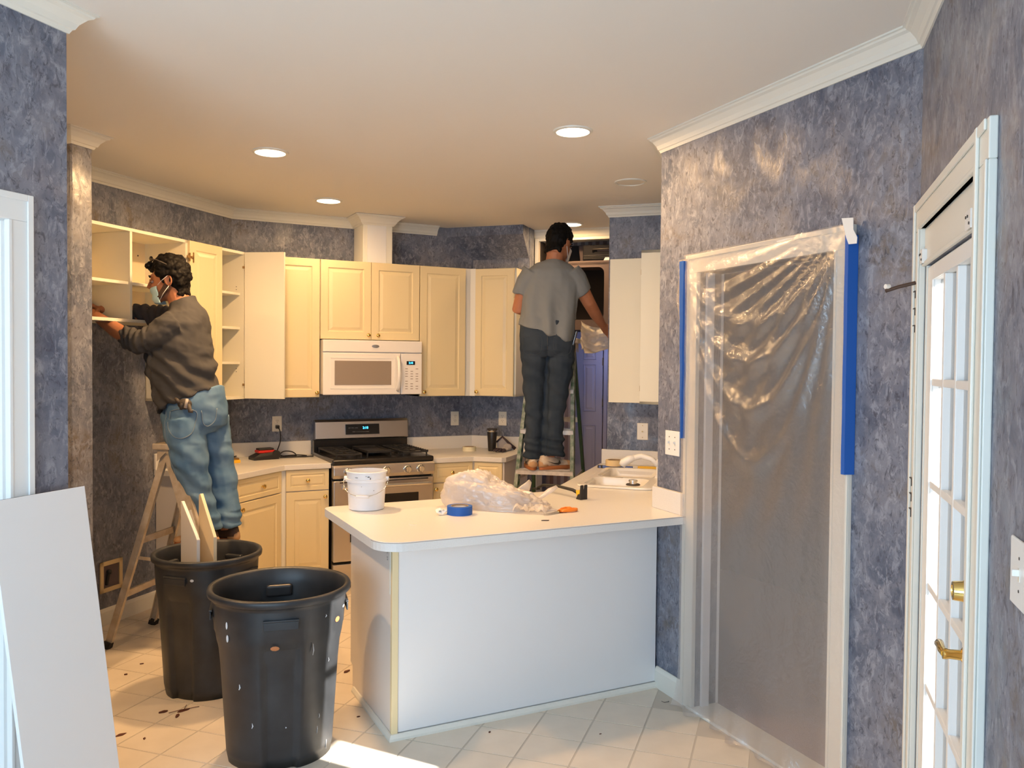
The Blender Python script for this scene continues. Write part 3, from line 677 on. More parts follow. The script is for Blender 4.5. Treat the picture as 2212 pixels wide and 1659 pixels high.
# peninsula
pc = thing('peninsula_countertop', 'large white laminate peninsula and sink countertop in the foreground', 'countertop')
def arc(cx_, cy_, r, a0, a1, n=8): return [(cx_+r*cos(radians(a0+(a1-a0)*i/n)), cy_+r*sin(radians(a0+(a1-a0)*i/n))) for i in range(n+1)]
def CF(s, t): return (R2*s - R2*t, R2*s + R2*t)   # s along (+,+), t = (y-x)/sqrt2
outer = arc(1.095, 3.21, .115, 270, 180) + arc(1.035, 3.965, .055, 180, 90) + [(2.255, 4.02), CF(5.835, 1.262), CF(5.835, .612), (2.512, 3.368), (2.490, 3.095)]
hole = [CF(4.70, .72), CF(5.50, .72), CF(5.50, 1.11), CF(4.70, 1.11)]
obj('slab', MB().prism(outer, CH-CT, CH, holes=[hole]), 'laminate', pc, bevel=.004)
obj('edge_line', MB().extrude_profile(arc(1.095, 3.21, .1157, 180, 270)+[(2.49,3.0943)], [(0,CH-.0045),(.0006,CH-.0045),(.0006,CH-.003),(0,CH-.003)], side=-1), 'cardboard', pc)
sp = MB().prism([(2.480,3.100),(2.502,3.352),(3.686,4.536),CF(5.83,.634),(2.478,3.366),(2.459,3.102)], CH, 1.005)
obj('side_splash', sp, 'laminate', pc, bevel=.003)
obj('backsplash', MB().prism([CF(5.815,.66),CF(5.835,.66),CF(5.835,1.25),CF(5.815,1.25)], CH, 1.005), 'laminate', pc, bevel=.003)
pb = thing('peninsula_cabinet', 'white-panelled peninsula cabinet facing the camera', 'cabinet')
obj('body', MB().prism([(1.125,3.345),(2.495,3.345),(2.50,3.36),(3.66,4.52),(3.22,4.95),(2.27,4.0),(1.125,3.985),(1.125,3.345)][:-1], .0015, CH-CT-.001), 'endpanel', pb)
obj('front_panel', MB().box(1.139,2.488,3.336,3.344,.03,CH-CT-.001), 'board', pb)
obj('side_panel', MB().prism([(3.352,.0015),(3.915,.0015),(3.915,.115),(3.98,.13),(3.98,CH-CT-.001),(3.352,CH-CT-.001)], 1.113, 1.124, T=Matrix(((0,0,1,0),(1,0,0,0),(0,1,0,0),(0,0,0,1)))), 'endpanel', pb, bevel=.001)
obj('corner_strip', MB().box(1.110,1.138,3.330,3.352,.0015,CH-CT-.001), 'cream', pb, bevel=.002)
obj('label_strip', MB().box(1.110,1.1128,3.362,3.376,.62,CH-CT-.002), 'trim', pb)
lt = text('printed_label', 'PANEL 24', .020, 'text', pb, (1.1122, 3.405, .80), (pi/2, pi/2, -pi/2))
SH = [(0,.0015),(.014,.0015),(.014,.012),(.006,.026),(0,.028)]
obj('shoe_moulding', MB().extrude_profile([(1.113,3.915),(1.111,3.331),(2.485,3.331)], SH, side=-1), 'trim', pb)
# sink
sk = thing('kitchen_sink', 'white double-bowl drop-in kitchen sink', 'sink')
def CFz(s, t, z): x, y = CF(s, t); return Vector((x, y, z))
def rr(s0, s1, t0, t1, r, z, n=5):
    pts = []
    for cs, ctt, a0 in ((s1-r, t1-r, 0), (s0+r, t1-r, 90), (s0+r, t0+r, 180), (s1-r, t0+r, 270)):
        for i in range(n+1): a_ = radians(a0+90*i/n); pts.append(CFz(cs+r*cos(a_), ctt+r*sin(a_), z))
    return pts
so, s1_ = 4.655, 5.545; to, t1_ = .70, 1.155
mb = MB(); b1 = [(so+.04, 5.03), (5.07, s1_-.04)]
ou = [Vector((p.x, p.y)) for p in rr(so, s1_, to, t1_, .06, 0)]
hl = [[Vector((p.x, p.y)) for p in rr(a_, b_, to+.075, t1_-.035, .06, 0)] for a_, b_ in b1]
mb.prism([tuple(p) for p in ou], CH+.001, CH+.014, holes=[[tuple(p) for p in h] for h in hl])
obj('rim', mb, 'sinkwhite', sk, bevel=.005, smooth=True)
for (a_, b_) in b1:
    rg = [rr(a_+i, b_-i, to+.075+i, t1_-.035-i, r, z) for i, r, z in ((0,.06,CH+.012),(.004,.06,CH-.01),(.012,.06,CH-.12),(.03,.06,CH-.155),(.06,.05,CH-.165),(.13,.03,CH-.168))]
    obj('bowl', MB().rings(rg, cap=False), 'sinkwhite', sk, smooth='all')
    c_ = CFz((a_+b_)/2, (to+t1_)/2+.02, CH-.167); obj('drain', MB().lathe([(.045,0),(.045,.004),(.036,.005),(.034,.001),(.001,-.002)], 20, c_), 'chrome', sk, smooth=True)
obj('bowl_floor', MB().prism([CF(so+.1,to+.14),CF(s1_-.1,to+.14),CF(s1_-.1,t1_-.1),CF(so+.1,t1_-.1)], CH-.18, CH-.1685), 'sinkwhite', sk)
# faucet
fb = CFz(5.12, .735, CH+.014)
fc = thing('kitchen_faucet', 'white pull-out faucet arching over the sink', 'faucet', fb, radians(135))
obj('base', MB().lathe([(.028,0),(.028,.01),(.020,.016),(.019,.10),(.015,.115),(.001,.117)], 20), 'wplate', fc, smooth=True)
obj('spout', MB().tube([(0,0,.07),(.05,0,.115),(.11,0,.130),(.16,0,.118)], [.017,.016,.017,.018], 14), 'wplate', fc, smooth='all')
obj('spray_head', MB().tube([(.155,0,.120),(.19,0,.105),(.225,0,.082),(.235,0,.066)], [.018,.026,.027,.022], 14), 'wplate', fc, smooth='all')
obj('button', MB().box(.13,.165,-.008,.008,.132,.140).transform(Matrix.Rotation(.1, 4, 'Y')), 'slot', fc, bevel=.002)
obj('lever', MB().tube([(-.005,0,.115),(-.012,.0,.150),(-.03,.0,.19)], [.013,.011,.013], 12), 'wplate', fc, smooth='all')

# ---------------------------------------------------------------- range
rg_ = thing('gas_range', 'stainless gas range with black cooktop', 'range', (1.466, 6.37, 0))
W = .762
obj('body', MB().box(.004,W-.004,-.60,-.02,.03,.885), 'black', rg_)
for x_ in (.06, W-.06):
    for y_ in (-.55, -.08): obj('foot', MB().cyl((x_,y_,.0015),(x_,y_,.03),.02,12), 'rubber', rg_)
obj('cooktop', MB().box(.0,W,-.645,-.055,.885,.925), 'black', rg_, bevel=.012)
mb = MB(); prof = [(-.655,.790),(-.672,.815),(-.668,.872),(-.655,.885),(-.60,.885),(-.60,.790)]
mb.rings([[Vector((x, y, z)) for y, z in prof] for x in (.004, W-.004)])
cp = obj('control_panel', mb, 'steel', rg_, bevel=.003)
for x in (.105, .225, .385, .545, .645):
    k = MB().lathe([(.030,0),(.030,.004),(.026,.006),(.0235,.010),(.022,.030),(.019,.034),(.001,.034)], 24, axis='y').box(-.004,.004,-.041,-.033,-.021,.021)
    k.transform(Matrix.Translation((x, -.671, .838))); obj('control_knob', k, 'chrome', rg_, smooth=True)
dm = MB().box(.006,W-.006,-.655,-.60,.20,.775)
dd = obj('oven_door', dm, 'steel', rg_, bevel=.006)
obj('window', MB().box(.125,W-.125,-.6575,-.655,.335,.665), 'glassdark', dd, bevel=.001)
hd = MB().cyl((.05,-.715,.735),(W-.05,-.715,.735),.0135,14); hd.box(.07,.10,-.715,-.654,.727,.743).box(W-.10,W-.07,-.715,-.654,.727,.743)
obj('handle', hd, 'chrome', dd, smooth=True)
obj('vent_slot', MB().box(.05,W-.05,-.656,-.6545,.757,.768), 'slot', dd)
obj('drawer', MB().box(.006,W-.006,-.650,-.60,.045,.182), 'steel', rg_, bevel=.005)
bg = thing_bg = obj('backguard', MB().rings([[Vector((x, y, z)) for y, z in ((-.055,1.012),(-.085,1.022),(-.070,1.150),(-.055,1.168),(-.015,1.168),(-.015,1.012))] for x in (.012, W-.006)]), 'steel', rg_, bevel=.003)
obj('backguard_base', MB().box(.006,W-.006,-.06,-.018,.885,1.014), 'black', rg_)
dsp = MB().box(.245,.515,-.0875,-.080,1.050,1.130); dsp.transform(Matrix.Translation((0, .002, 0)))
TT = Matrix.Translation((0,-.079,1.09)) @ Matrix.Rotation(radians(-6.7), 4, 'X') @ Matrix.Translation((0,.079,-1.09))
dsp.transform(TT); dp_ = obj('display', dsp, 'black', bg)
def tpanel(s_, x, z, size, m_='text', nm='printed_label'):
    p = TT @ Vector((x, -.0862, z)); text(nm, s_, size, m_, dp_, p, (pi/2-radians(6.7), 0, 0))
tpanel('2:18', .403, 1.100, .026, 'bluedigit', 'clock_digits')
tpanel('BAKE  BROIL  CLEAN', .305, 1.101, .008); tpanel('TIMER  1  2  3  4  5  6  7  8  9  0  START', .365, 1.070, .008)
# burners and grates
for x, y in ((.17,-.20), (.17,-.47), (.59,-.20), (.59,-.47), (.38,-.33)):
    obj('burner', MB().lathe([(.05,.925),(.05,.935),(.038,.938),(.036,.944),(.001,.945)], 20, (x, y, 0)), 'iron', rg_, smooth=True)
for gx in (.035, .285, .535):
    g = MB(); gw = .19; zt = .960
    if gx == .285:
        g.box(gx,gx+gw,-.52,-.13,zt-.012,zt-.002).box(gx,gx+gw,-.52,-.51,zt-.002,zt+.006).box(gx,gx+gw,-.14,-.13,zt-.002,zt+.006).box(gx,gx+.01,-.52,-.13,zt-.002,zt+.006).box(gx+gw-.01,gx+gw,-.52,-.13,zt-.002,zt+.006)
    else:
        for yy in (-.60,-.34,-.08): g.box(gx,gx+gw,yy-.005,yy+.005,zt-.012,zt)
        for xx in (gx,gx+gw/2-.005,gx+gw-.01): g.box(xx,xx+.01,-.60,-.08,zt-.012,zt)
        for yy in (-.47,-.21): g.box(gx,gx+gw,yy-.004,yy+.004,zt-.012,zt)
    for xx in (gx, gx+gw-.01):
        for yy in (-.60,-.09): 
            yy2 = yy if gx != .285 else (yy+.08 if yy < -.3 else yy-.05)
            g.box(xx,xx+.01,yy2,yy2+.01,.925,zt)
    for k in range(11 if gx == .535 else 0): g.box(gx+gw-.012,gx+gw+.012,-.59+k*.05,-.578+k*.05,zt-.012,zt+.004)
    o = obj('griddle' if gx == .285 else 'grate', g, 'iron', rg_, bevel=.002)
# ---------------------------------------------------------------- microwave
mw = thing('microwave', 'white over-the-range microwave with a dark window', 'microwave', (1.461, 6.395, 1.372))
W = .765; Hh = .405
obj('body', MB().box(.002,W-.002,-.385,0,.004,Hh), 'appliance', mw, bevel=.003)
obj('vent_panel', MB().box(0,W,-.405,-.385,Hh-.088,Hh), 'appliance', mw, bevel=.005)
md = obj('door', MB().box(0,.592,-.408,-.385,0,Hh-.094), 'appliance', mw, bevel=.006)
obj('control_panel', MB().box(.596,W,-.405,-.385,0,Hh-.094), 'appliance', mw, bevel=.005)
fr = MB(); 
def frame(mb, x0, x1, z0, z1, w_, y0, y1): mb.box(x0,x1,y0,y1,z0,z0+w_).box(x0,x1,y0,y1,z1-w_,z1).box(x0,x0+w_,y0,y1,z0,z1).box(x1-w_,x1,y0,y1,z0,z1)
frame(fr, .055, .545, .045, .275, .004, -.4105, -.407)
obj('window_bezel', fr, 'wplate', md); obj('window', MB().box(.085,.518,-.4100,-.4075,.072,.252), 'mwglass', md, bevel=.001)
hm = MB().tube([(.568,-.410,.030),(.568,-.438,.055),(.568,-.450,.155),(.568,-.438,.255),(.568,-.410,.285)], [.011,.012,.013,.012,.011], 12, up=(1,0,0))
obj('handle', hm, 'wplate', md, smooth='all')
obj('clock_window', MB().box(.640,.707,-.407,-.4045,.225,.253), 'black', mw); text('clock_digits', '2:18', .020, 'bluedigit', mw, (.674,-.4075,.239), (pi/2,0,0))
bt = MB()
for i in range(3):
    for j in range(9):
        if (i+j) % 5 != 4: bt.box(.630+i*.042,.630+i*.042+.020,-.4062,-.4048,.040+j*.019,.040+j*.019+.0045)
obj('keypad_print', bt, 'mwglass', mw)
obj('emblem', MB().lathe([(.030,0),(.028,.003),(.001,.004)], 28, axis='y').transform(Matrix.Translation((.395,-.405,Hh-.043)) @ Matrix.Diagonal((1,1,.42,1))), 'chrome', mw, smooth=True)
obj('underside_vent', MB().box(.05,W-.05,-.36,-.05,-.002,.004), 'slot', mw)

# ---------------------------------------------------------------- ceiling lights
for k, (x, y) in enumerate(LIGHTS):
    lab = ['round ceiling light nearest the left of the photo', 'largest round ceiling light, nearest the camera', 'round ceiling light above the range', 'round ceiling light behind the head of the man in the light grey shirt', 'unseen round ceiling light added in the side corridor to brighten the floor'][k]
    t = thing('ceiling_light', lab, 'ceiling light', (x, y, ZC), 0, 'round flush ceiling lights')
    obj('trim_ring', MB().lathe([(.096,0),(.094,-.006),(.080,-.009),(.078,-.004),(.078,0)], 36), 'trim', t, smooth=True)
    obj('diffuser', MB().lathe([(.079,-.0045),(.05,-.0065),(.001,-.007)], 36), 'led', t, smooth=True)
    l = lamp('downlight', 'AREA', (x, y, ZC-.013), (0, 0, -1), LPOW[k], WARM, shape='DISK', size=.15)
t = thing('ceiling_speaker', 'unlit round grey speaker grille in the ceiling', 'ceiling speaker', (2.923, 4.233, ZC))
obj('ring', MB().lathe([(.098,0),(.096,-.006),(.084,-.008),(.083,-.003)], 36), 'trim', t, smooth=True)
obj('grille', MB().lathe([(.084,-.003),(.05,-.005),(.001,-.006)], 36), 'plate', t, smooth=True)

# ---------------------------------------------------------------- helpers for placing on the peninsula (real positions in the room)
def disc_roll(name, label, loc, ro, ri, h, m, core='cardboard', rz=0, mside=None):
    t = thing(name, label, 'tape roll', loc, rz)
    obj('tape', MB().lathe([(ro,0),(ro,h),(ri+.004,h),(ri+.004,0)], 40).rings([[Vector((r*cos(a*pi/20), r*sin(a*pi/20), 0)) for a in range(40)] for r in (ri+.004, ro)], cap=False), m, t, smooth=True, bevel=.001)
    obj('core', MB().lathe([(ri+.004,0),(ri+.004,h+.0005),(ri,h+.0005),(ri,0)], 40), core, t, smooth=True)
    return t
t = disc_roll('tape_roll', 'roll of bright blue painters tape on the peninsula countertop', (1.522, 3.575, CH), .060, .038, .040, 'bluetape')
obj('core_print', MB().lathe([(.0375,.006),(.0375,.034)], 12), 'paper', t, smooth=True)
t = thing('paper_scrap', 'small crumpled printed paper scrap left of the blue tape roll', 'paper', (1.437, 3.598, CH))
mb = MB(); n0 = mb.add([(-.028,-.014,.012),(.0,-.020,.003),(.026,-.010,.020),(.030,.012,.006),(.002,.016,.030),(-.024,.014,.022),(0,0,.024)])
for i in range(6): mb.face((n0+6, n0+i, n0+(i+1) % 6))
mb.prism([(-.02,-.024),(.014,-.026),(.012,-.008),(-.016,-.006)], .002, .003)
obj('sheet', mb, 'paper', t)
obj('print_marks', MB().box(-.014,-.002,-.012,-.004,.0185,.0195).box(.004,.012,-.010,-.006,.021,.022), 'darktext', t)
# pail
t = thing('pail', 'white plastic pail with wire bail on the peninsula countertop', 'bucket', (1.165, 3.895, CH), radians(-26))
obj('body', MB().lathe([(.001,.001),(.082,.001),(.086,.004),(.088,.05),(.093,.135),(.101,.137),(.101,.150),(.0945,.152),(.096,.178),(.100,.180),(.100,.186),(.094,.187),(.0925,.14),(.084,.008),(.001,.006)], 40), 'pail', t, smooth=True)
bl = []
for i in range(17):
    a = pi*i/16; x = .108*cos(a); zz = .148-.072*sin(a)**.8 if 0 < i < 16 else .148; bl.append((x, -.105*max(sin(a), .02)-.012, zz))
obj('bail', MB().tube([(.103,0,.148)]+bl+[(-.103,0,.148)], .0016, 6), 'chrome', t, smooth='all')
obj('bail_grip', MB().tube([(.03,-.1185,.0762),(0,-.119,.0755),(-.03,-.1185,.0762)], .007, 10), 'pail', t, smooth='all')
for sx_ in (1, -1): obj('bail_ear', MB().cyl((sx_*.094,0,.148),(sx_*.108,0,.148),.011,14), 'pail', t, smooth=True)
sm = MB()
for a, z, w_, h_ in ((-75,.166,.010,.004),(-70,.158,.004,.009),(-95,.12,.003,.002),(-60,.10,.003,.003),(-110,.162,.014,.002),(-82,.169,.005,.002)):
    a = radians(a); c_, s_ = cos(a), sin(a); r_ = .0965
    sm.box(-w_/2, w_/2, -.0006, .0006, -h_/2, h_/2, T=Matrix.Translation((r_*c_, r_*s_, z)) @ Matrix.Rotation(a+pi/2, 4, 'Z'))
sm_ = obj('paint_specks', sm, 'grime', t); sm_['kind'] = 'stuff'
# crumpled plastic film
def bag():
    mb = MB(); nu, nv = 96, 64
    for j in range(nv+1):
        for i in range(nu):
            a = 2*pi*i/nu; b = (j/nv)*pi/2
            ex = Vector((cos(a)*cos(b), sin(a)*cos(b), sin(b)))
            k = .5+.5*ex.x
            r = .20 + .06*noise.noise(ex*1.4+Vector((3,1,2))) + .030*abs(noise.noise(ex*3.4)) + .018*abs(noise.noise(ex*8+Vector((5,0,0)))) - .012*abs(noise.noise(ex*19))
            x = ex.x*r*1.15; y = ex.y*r*.62; z = ex.z*r*.92*(1.05-.72*k**1.25)
            if ex.x < -.2: z *= 1.08
            mb.v.append(Vector((x, y, max(.0008, z+.0015))))
    for j in range(nv):
        for i in range(nu): mb.face((j*nu+i, j*nu+(i+1) % nu, (j+1)*nu+(i+1) % nu, (j+1)*nu+i))
    return mb
t = thing('plastic_film', 'crumpled heap of clear plastic film on the peninsula countertop', 'plastic film', (1.762, 3.655, CH), radians(-38)); t.scale = (1.0, .90, 1.10)
obj('heap', bag(), 'bag', t, smooth='all')
inner = bag(); inner.transform(Matrix.Diagonal((.82,.80,.78,1))); obj('inner_folds', inner, 'bag', t, smooth='all')
def fold(pts, w0):
    mb = MB()
    for i, (a, b) in enumerate(pts): mb.v += [Vector(a), Vector(b), ]
    for i in range(len(pts)-1): mb.face((2*i, 2*i+1, 2*i+3, 2*i+2))
    return mb
mb = MB(); nn = 14
for i in range(nn+1):
    u = i/nn
    for j in range(nn+1):
        v = j/nn; mb.v.append(Vector((.10+.16*u, -.16+.14*v, .004+.05*abs(noise.noise(Vector((u*4, v*4, 9))))+.028*abs(noise.noise(Vector((u*11, v*9, 2)))))))
for i in range(nn):
    for j in range(nn): mb.face((i*(nn+1)+j, i*(nn+1)+j+1, (i+1)*(nn+1)+j+1, (i+1)*(nn+1)+j))
obj('trailing_edge', mb, 'bag', t, smooth='all')
obj('twisted_end', MB().tube([(.16,.02,.03),(.20,.06,.045),(.245,.10,.075),(.275,.125,.090)], [.022,.012,.016,.010], 8, flat=.4), 'bag', t, smooth='all')
obj('twisted_end', MB().tube([(.10,.06,.05),(.13,.10,.09),(.14,.12,.11)], [.04,.022,.012], 8, flat=.4), 'bag', t, smooth='all')
# scissors
t = thing('scissors', 'orange-handled scissors on the peninsula countertop', 'scissors', (1.96, 3.405, CH), radians(20))
for s_, nm in ((1, 'blade'), (-1, 'blade')):
    obj(nm, MB().prism([(-.105,0),(-.01,.008*s_),(.005,.004*s_),(.0,-.006*s_)], .004+.002*s_, .0065+.002*s_), 'steel', t)
    pts = [(.0,.003*s_),(.03,.012*s_),(.06,.030*s_),(.095,.034*s_),(.112,.022*s_),(.105,.008*s_),(.075,.004*s_),(.04,.004*s_)]
    obj('handle', MB().tube([(x, y, .009) for x, y in pts], [.007,.0075,.007,.007,.007,.007,.007,.007], 10, closed=True), 'orange', t, smooth='all')
obj('pivot_screw', MB().cyl((.0,0,.002),(.0,0,.012),.005,12), 'brass', t, smooth=True)
for (x, y, L, r_, lab) in ((1.81, 3.262, .036, 40, 'dark bark splinter in front of the scissors'),):
    o = obj('wood_splinter', MB().prism([(-L/2,0),(-L/4,.003),(L/2,.002),(L/3,-.003)], 0, .004), 'brown', loc=(x, y, CH), rot=(0,0,radians(-20))); tag(o, lab, 'splinter')
o = obj('plaster_crumb', MB().prism([(-.02,0),(-.005,.012),(.02,.006),(.012,-.01),(-.008,-.008)], 0, .002), 'plate', loc=(1.237, 3.424, CH)); tag(o, 'pale plaster flake in front of the white pail', 'debris')
# pry bar
t = thing('pry_bar', 'black pry bar with yellow collar at the back of the peninsula countertop', 'pry bar', (2.262, 3.80, CH), radians(99))
obj('shaft', MB().tube([(.29,.0,.012),(.24,.0,.034),(.12,.0,.045),(-.02,.0,.040),(-.07,.0,.028)], [.007,.008,.008,.009,.010], 8, up=(0,1,0)), 'iron', t, smooth='all')
mb = MB(); 
for s_ in (1, -1): mb.prism([(-.085,.028),(-.07,.0),(-.112,.0),(-.112,.078),(-.106,.078),(-.100,.03)], s_*.003, s_*.023, T=Matrix(((1,0,0,0),(0,0,1,0),(0,1,0,0),(0,0,0,1))))
mb.box(-.112,-.085,-.004,.004,0,.055)
obj('claw', mb, 'iron', t, bevel=.003)
obj('collar', MB().prism([(-.06,.045),(-.095,.034),(-.094,.004),(-.066,.018)], -.014, .014, T=Matrix(((1,0,0,0),(0,0,1,0),(0,1,0,0),(0,0,0,1)))), 'yellow', t)
obj('tip', MB().prism([(.28,-.012),(.32,-.014),(.32,.014),(.28,.012)], .002, .010), 'iron', t, bevel=.002)
# things behind the sink
kx = CFz(5.70, 1.02, CH)
disc_roll('tape_roll', 'roll of tan masking tape on the tool behind the sink', (3.165, 4.735, CH+.019), .060, .042, .040, 'masking')
t = thing('plastic_trim_tool', 'flat dark blue scraper handle under the tan masking tape', 'scraper', (3.155, 4.745, CH), radians(-40))
obj('body', MB().prism([(-.10,-.010),(-.085,-.016),(.10,-.013),(.14,-.008),(.14,.010),(.10,.014),(-.085,.016),(-.10,.010)], .001, .018), 'bluetape2', t, bevel=.003)
obj('grip', MB().prism([(-.10,-.012),(-.065,-.018),(-.065,.018),(-.10,.012)], .000, .019), 'cordblk', t, bevel=.003)
t = thing('utility_saw', 'yellow and black handled tool lying behind the sink', 'tool', (3.385, 4.545, CH), radians(-40))
obj('frame', MB().prism([(-.13,-.010),(-.02,-.014),(.0,-.014),(.0,.014),(-.02,.014),(-.13,.010)], .001, .022, holes=[[(-.11,-.004),(-.03,-.006),(-.03,.006),(-.11,.004)]]), 'yellow', t, bevel=.002)
obj('grip', MB().prism([(.0,-.014),(.13,-.012),(.135,.010),(.0,.014)], .001, .024), 'cordblk', t, bevel=.004)
obj('edge', MB().prism([(-.06,.015),(.05,.015),(.07,.019),(-.06,.019)], .004, .020), 'iron', t)
pp = CFz(4.735, .83, CH+.014)
t = thing('sink_strainer', 'metal sink strainer basket on the near corner of the sink', 'strainer', pp)
obj('flange', MB().lathe([(.040,.002),(.042,.006),(.038,.010),(.001,.010)], 28), 'slot', t, smooth=True)
obj('basket', MB().lathe([(.022,.010),(.022,.022),(.026,.024),(.026,.032),(.020,.034),(.001,.034)], 28), 'chrome', t, smooth=True)
t = tag(obj('dark_chip', MB().tube([(0,0,0),(.018,.004,.016),(.030,.006,.032)], [.003,.004,.001], 6), 'slot', loc=tuple(CFz(5.812, .80, 0.945))), 'dark curl of debris stuck on the sink backsplash', 'debris')
# tumbler, gloves, tape on the right counter
t = thing('tumbler', 'black insulated tumbler with a steel rim on the right counter', 'tumbler', (2.865, 6.07, CH))
obj('body', MB().lathe([(.001,0),(.029,0),(.031,.004),(.037,.10),(.041,.155),(.040,.157)], 32), 'mug', t, smooth=True)
obj('rim', MB().lathe([(.0405,.157),(.0415,.160),(.0415,.172),(.0395,.174)], 32), 'chrome', t, smooth=True)
obj('lid', MB().lathe([(.0415,.172),(.043,.176),(.042,.183),(.038,.184),(.001,.182)], 32), 'slot', t, smooth=True)
t = thing('work_glove', 'grey work glove with dark fingertips lying before the tumbler', 'glove', (2.935, 5.985, CH), radians(-150))
mb = MB(); mb.sphere((0,0,.018), .034, 14, 8, sc=(1.25,1,.5)); obj('palm', remesh(mb, .004, 3), 'glove_g', t)
for i, (y_, L, a) in enumerate(((-.028,.062,-14),(-.009,.072,-4),(.010,.070,5),(.028,.058,14))):
    a = radians(a); c_ = Vector((.030, y_, .016)); d_ = Vector((cos(a), sin(a), 0))
    obj('finger', MB().tube([c_, c_+d_*L*.5+Vector((0,0,.008)), c_+d_*L-Vector((0,0,.004))], [.011,.0105,.008], 10), 'glove_b', t, smooth='all')
obj('thumb', MB().tube([(0,-.034,.014),(.02,-.058,.016),(.040,-.070,.012)], [.012,.0115,.008], 10), 'glove_b', t, smooth='all')
t = thing('work_glove', 'dark work glove propped open behind the grey glove', 'glove', (2.975, 6.055, CH), radians(-20))
mb = MB(); mb.v += [Vector(p) for p in ((-.07,0,.07),(-.02,.01,.112),(.05,0,.0),(-.06,-.01,.0),(.0,.035,.0),(.075,.0,.012))]
for f_ in ((0,1,2,3),(1,4,2),(0,3,4,1),(1,2,5)): mb.face(f_)
mb.sphere((.02,-.02,.03), .036, 12, 8, sc=(1,.8,.85)); obj('palm', mb, 'glove_g', t)
obj('cuff', MB().tube([(-.07,0,.07),(-.02,.01,.114),(.03,0,.065),(.085,.0,.015)], [.008,.009,.010,.014], 8), 'glove_b', t, smooth='all')
disc_roll('tape_roll', 'roll of pale cream tape on the counter right of the range', (2.70, 6.155, CH), .055, .036, .034, 'palemask')
# charger, cord, yellow level box
t = thing('battery_charger', 'black tool battery charger with a red battery on the left counter', 'charger', (1.085, 6.175, CH), radians(12))
obj('base', MB().rings([[Vector(p) for p in r] for r in ([(-.105,-.055,0),(.085,-.055,0),(.085,.055,0),(-.105,.055,0)], [(-.105,-.055,.022),(.085,-.055,.036),(.085,.055,.036),(-.105,.055,.022)], [(-.055,-.045,.046),(.075,-.045,.056),(.075,.045,.056),(-.055,.045,.046)])]), 'cordblk', t, bevel=.005)
obj('battery', MB().box(-.065,.06,-.038,.038,.048,.068), 'red', t, bevel=.005)
obj('battery_cap', MB().box(-.058,.055,-.034,.034,.068,.082), 'cordblk', t, bevel=.006)
obj('fan_housing', MB().cyl((.065,-.056,.035),(.065,.056,.035),.030,20), 'cordblk', t, smooth=True)
cord = [(1.211,6.372,1.118),(1.222,6.34,1.09),(1.224,6.33,1.02),(1.20,6.30,.96),(1.175,6.27,.92),(1.195,6.24,.905),(1.27,6.24,.905),(1.33,6.27,.906),(1.31,6.32,.93),(1.25,6.33,.935),(1.21,6.27,.915),(1.26,6.215,.906),(1.35,6.21,.906),(1.40,6.24,.906),(1.33,6.26,.912),(1.24,6.25,.908),(1.20,6.20,.906),(1.30,6.19,.906),(1.44,6.19,.906)]
def smoothp(P, k=6):
    P = [Vector(p) for p in P]; out = []
    for i in range(len(P)-1):
        a, b, c, d_ = P[max(i-1,0)], P[i], P[i+1], P[min(i+2, len(P)-1)]
        for j in range(k):
            u = j/k; out.append(.5*((2*b)+(c-a)*u+(2*a-5*b+4*c-d_)*u*u+(3*b-a-3*c+d_)*u**3))
    return out+[P[-1]]
t = thing('power_cord', 'black power cord coiled on the counter and plugged into the left outlet', 'cord')
obj('cable', MB().tube(smoothp(cord), .0042, 8), 'cordblk', t, smooth='all')
obj('plug', MB().box(1.198,1.226,6.368,6.391,1.104,1.130), 'cordblk', t, bevel=.004)
t = thing('yellow_box', 'yellow and brown drill bit box on the left counter edge', 'tool box', (.835, 6.03, CH), radians(20))
obj('base', MB().box(-.05,.045,-.035,.035,0,.022), 'yellow', t, bevel=.003)
obj('lid', MB().box(-.046,.038,-.03,.03,.022,.034), 'oldbrass', t, bevel=.002)
obj('bits', MB().tube([(-.02,-.01,.040),(.01,.0,.042),(.036,.01,.044)], [.004,.006,.004], 8), 'iron', t, smooth='all')

